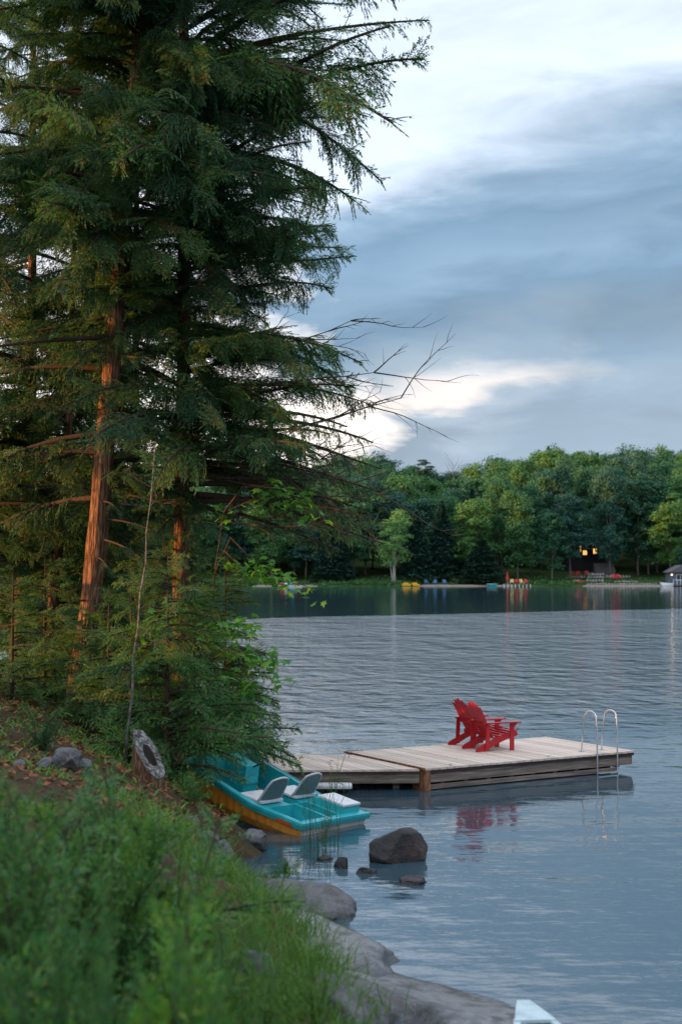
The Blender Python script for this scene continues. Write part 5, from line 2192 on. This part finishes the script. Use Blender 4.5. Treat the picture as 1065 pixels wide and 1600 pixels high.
def toply(px):
    for (a, b_), (c, d) in zip(topl, topl[1:]):
        if a <= px <= c:
            return b_ + (d - b_) * (px - a) / (c - a)
    return 1190


proto = {}
cnt = 0
shr_lab = {0: 'fresh green shrub of the foreground mass', 1: 'dark tall upright shrub of the foreground mass',
           2: 'low spreading shrub of the foreground mass', 3: 'yellow green feathery shrub of the foreground mass', 4: 'thin-stemmed leafy shrub of the foreground mass'}
for (Y, x0, x1, stp) in ((3.7, -1.2, -.1, .36), (4.6, -1.6, 0.0, .42), (5.6, -2.0, .1, .42), (6.8, -2.3, .15, .45), (8.0, -2.6, .1, .48), (9.4, -3.0, .05, .42), (10.4, -3.1, -.2, .42), (11.4, -3.3, -.4, .42), (12.6, -3.6, -.7, .42), (13.8, -3.6, -1.0, .42), (15.0, -3.9, -1.4, .45), (16.2, -4.2, -2.9, .5)):
    x = x0
    while x < x1:
        yy_ = Y + random.uniform(-.4, .4)
        xx = x + random.uniform(-.15, .15)
        px = 532.5 + xx / yy_ * F
        zt_ = at(px, max(toply(px), toply(px + .30 * F / yy_)) + random.uniform(0, 60), yy_).z
        zg_ = gz(xx, yy_)
        Hs = zt_ - zg_
        x += stp
        if Hs < .12:
            continue
        if Hs > 1.4:
            Hs = random.uniform(.9, 1.2)
        Hs *= random.uniform(.6, 1.3)
        k = random.choice([0, 0, 1, 1, 2, 3, 4]) if Hs > .45 else random.choice([2, 3, 0])
        hh_ = [.78, 1.0, .62, .72, .95][k]
        zone = 'at the left edge' if px < 110 else 'left of centre' if px < 230 else 'below the stump' if px < 330 else 'towards the water'
        rowt = 'nearest the camera' if yy_ < 5 else 'in the lower part' if yy_ < 8.5 else 'in the middle' if yy_ < 12 else 'at the upper rim'
        o = empty('shrub', (xx, yy_, zg_), random.uniform(0, 6.28), '%s, %s, %s' % (shr_lab[k], rowt, zone), 'shrub', 'evergreen shrubs on the foreground slope')
        s = Hs / hh_
        o.scale = (max(.6, min(1.15, s)), max(.6, min(1.15, s)), min(s, 1.5))
        link('stems', SHR[k][0], o)
        link('foliage', SHR[k][1], o)
        cnt += 1
for i_, (xx, yy_, s_, lab) in enumerate(((-.95, 3.9, .85, 'tall blurred shoot rising nearest the camera at lower left'), (-.42, 4.2, .8, 'tall blurred shoot rising nearest the camera at lower centre'),
                                 (-1.55, 5.4, 1.05, 'tall shrub standing above its neighbours at the left edge'), (-1.0, 7.4, 1.15, 'tall shrub standing above its neighbours in front of the stump'),
                                 (-.35, 7.0, .8, 'tall shrub rising before the granite slabs'))):
    zt_ = at(532.5 + xx / yy_ * F, [1400, 1440, 1180, 1255, 1480][i_], yy_).z
    zg_ = gz(xx, yy_)
    o = empty('shrub', (xx, yy_, zg_), 1.3 * i_, lab, 'shrub')
    q_ = max(.3, zt_ - zg_)
    o.scale = (.55, .55, q_ / 1.0)
    link('stems', SHR[4][0], o)
    link('foliage', SHR[4][1], o)
# single shrubs one can point to
for px, py, Y, s, k, lab in ((418, 1388, 14.6, .62, 3, 'bright feathery shrub hanging over the dark granite hump'), (392, 1340, 15.8, .5, 3, 'small green shrub between the boat stern and the granite'),
                             (452, 1345, 16.6, .32, 2, 'small dark waterside plant below the boat stern'), (345, 1275, 17.3, .45, 3, 'green shrub under the near side of the teal boat'),
                             (60, 1180, 17.3, .55, 1, 'yellow-tipped shrub at the left above the stones'), (300, 1215, 17.6, .5, 0, 'leafy shrub right of the slanted stump')):
    q = at(px, py + 30, Y)
    o = empty('shrub', (q.x, Y, max(gz(q.x, Y), 0) - .03), random.uniform(0, 6), lab, 'shrub')
    o.scale = (s * 1.1, s * 1.1, s)
    link('stems', SHR[k][0], o)
    link('foliage', SHR[k][1], o)


# ------------------------------------------------------------------ grass, reeds, litter
def blades(centres, n, hrange, wid, rng, lean=.35, spread=.1):
    Q = []
    for cx, cy, cz, sc in centres:
        m_ = n
        b0 = np.stack([cx + rng.normal(0, spread, m_), cy + rng.normal(0, spread, m_), np.full(m_, cz - .02)], 1)
        h_ = rng.uniform(*hrange, m_)[:, None] * sc
        dr = np.stack([rng.normal(0, lean, m_), rng.normal(0, lean, m_), np.ones(m_)], 1)
        dr = norm(dr)
        dr2 = norm(dr + np.stack([dr[:, 0] * 1.6, dr[:, 1] * 1.6, -np.full(m_, .25)], 1))
        sd_ = norm(np.cross(dr, rng.normal(size=(m_, 3)))) * wid
        p1 = b0 + dr * h_ * .55
        p2 = p1 + dr2 * h_ * .5
        Q.append(np.stack([b0 - sd_ * .5, b0 + sd_ * .5, p1 + sd_ * .4, p1 - sd_ * .4], 1))
        Q.append(np.stack([p1 - sd_ * .4, p1 + sd_ * .4, p2 + sd_ * .05, p2 - sd_ * .05], 1))
    return np.concatenate(Q)


rng = np.random.default_rng(77)
cs = []
for _ in range(46):
    f = random.random()
    y = 11.2 + 2.8 * f
    x = xs(y) - 1.4 - abs(random.gauss(0, .3))
    if y < 11.5:
        x -= .1 + random.random() * .4
    cs.append((x, y, gz(x, y), random.uniform(.6, 1.15)))
tag(link('grass', quads_mesh('grass', blades(cs, 60, (.1, .32), .008, rng), M['grass_blade'])), 'bright green grass between the shore rocks', 'grass', kind='stuff')
cs = []
for _ in range(420):
    y = random.uniform(14, 26)
    x = xs(y) - random.uniform(.3, 6)
    cs.append((x, y, gz(x, y), random.uniform(.5, 1.0)))
tag(link('ground_cover', quads_mesh('ground_cover', blades(cs, 16, (.06, .2), .022, rng, .8, .16), M['fern_leaf'])), 'low leafy ground cover on the shaded slope under the trees', 'ground cover', kind='stuff')
cs = []
for _ in range(90):
    y = random.uniform(7.8, 12.5)
    x = xs(y) - random.uniform(1.05, 1.9)
    cs.append((x, y, gz(x, y), random.uniform(.7, 1.2)))
tag(link('grass', quads_mesh('grass', blades(cs, 60, (.1, .3), .008, rng, spread=.13), M['grass_blade'])), 'bright green grass beside the grey boulder at the bottom', 'grass', kind='stuff')
# fallen leaves
m_ = 16000
yl = rng.uniform(13, 30, m_)
xl = np.array([xs(y) for y in yl]) - rng.uniform(.3, 9, m_)
zl = np.array([gz(a, b_) for a, b_ in zip(xl, yl)]) + rng.uniform(.0, .045, m_)
P = np.stack([xl, yl, zl], 1)
Nn = norm(np.stack([rng.normal(0, .5, m_), rng.normal(0, .5, m_), np.ones(m_)], 1))
a = norm(np.cross(Nn, rng.normal(size=(m_, 3))))
b_ = np.cross(Nn, a)
s_ = rng.uniform(.02, .055, m_)[:, None]
V = np.stack([P - a * s_, P + b_ * s_ * .6, P + a * s_, P - b_ * s_ * .6], 1)
tag(link('leaf_litter', quads_mesh('leaf_litter', V, M['litter_leaf'])), 'reddish brown dead leaves lying on the slope', 'leaf litter', kind='stuff')


def reed(name, px, py, n, hmin, hmax, label, spread=.12, heads=True):
    p = atz(px, py, 0)
    o = empty(name, p, 0, label, 'reeds')
    for k in range(n):
        h_ = random.uniform(hmin, hmax)
        lx, ly = random.gauss(0, .16), random.gauss(0, .16)
        b0 = Vector((random.gauss(0, spread), random.gauss(0, spread), -.05))
        pts = [b0 + Vector((lx * t_ * t_ * h_, ly * t_ * t_ * h_, h_ * t_ - .05 * t_ ** 3)) for t_ in (0, .3, .6, .85, 1)]
        mb = MB().tube(pts, [.0045, .004, .003, .0025, .001], 4, cap=False)
        if heads and k % 3 == 0:
            e = pts[-1]
            for j in range(5):
                mb.tube([e + Vector((0, 0, -.03 * j)), e + Vector((random.gauss(.03, .03), random.gauss(0, .03), -.03 * j - .02))], [.006, .002], 4)
        mb.build('reed_stalk', M['reed_blade'], o, True)
    return o


reed('reed_clump', 505, 1318, 26, .4, 1.1, 'tall thin reeds in front of the teal boat stern', .13)
reed('reed_clump', 485, 1330, 20, .2, .5, 'short reeds left of the tall ones at the boat', .16, False)
reed('reed_clump', 530, 1265, 8, .5, 1.0, 'few arching reeds between the boat and the gangway', .12)
reed('reed_clump', 455, 1350, 24, .1, .35, 'low tangled reeds at the shore below the boat', .25, False)
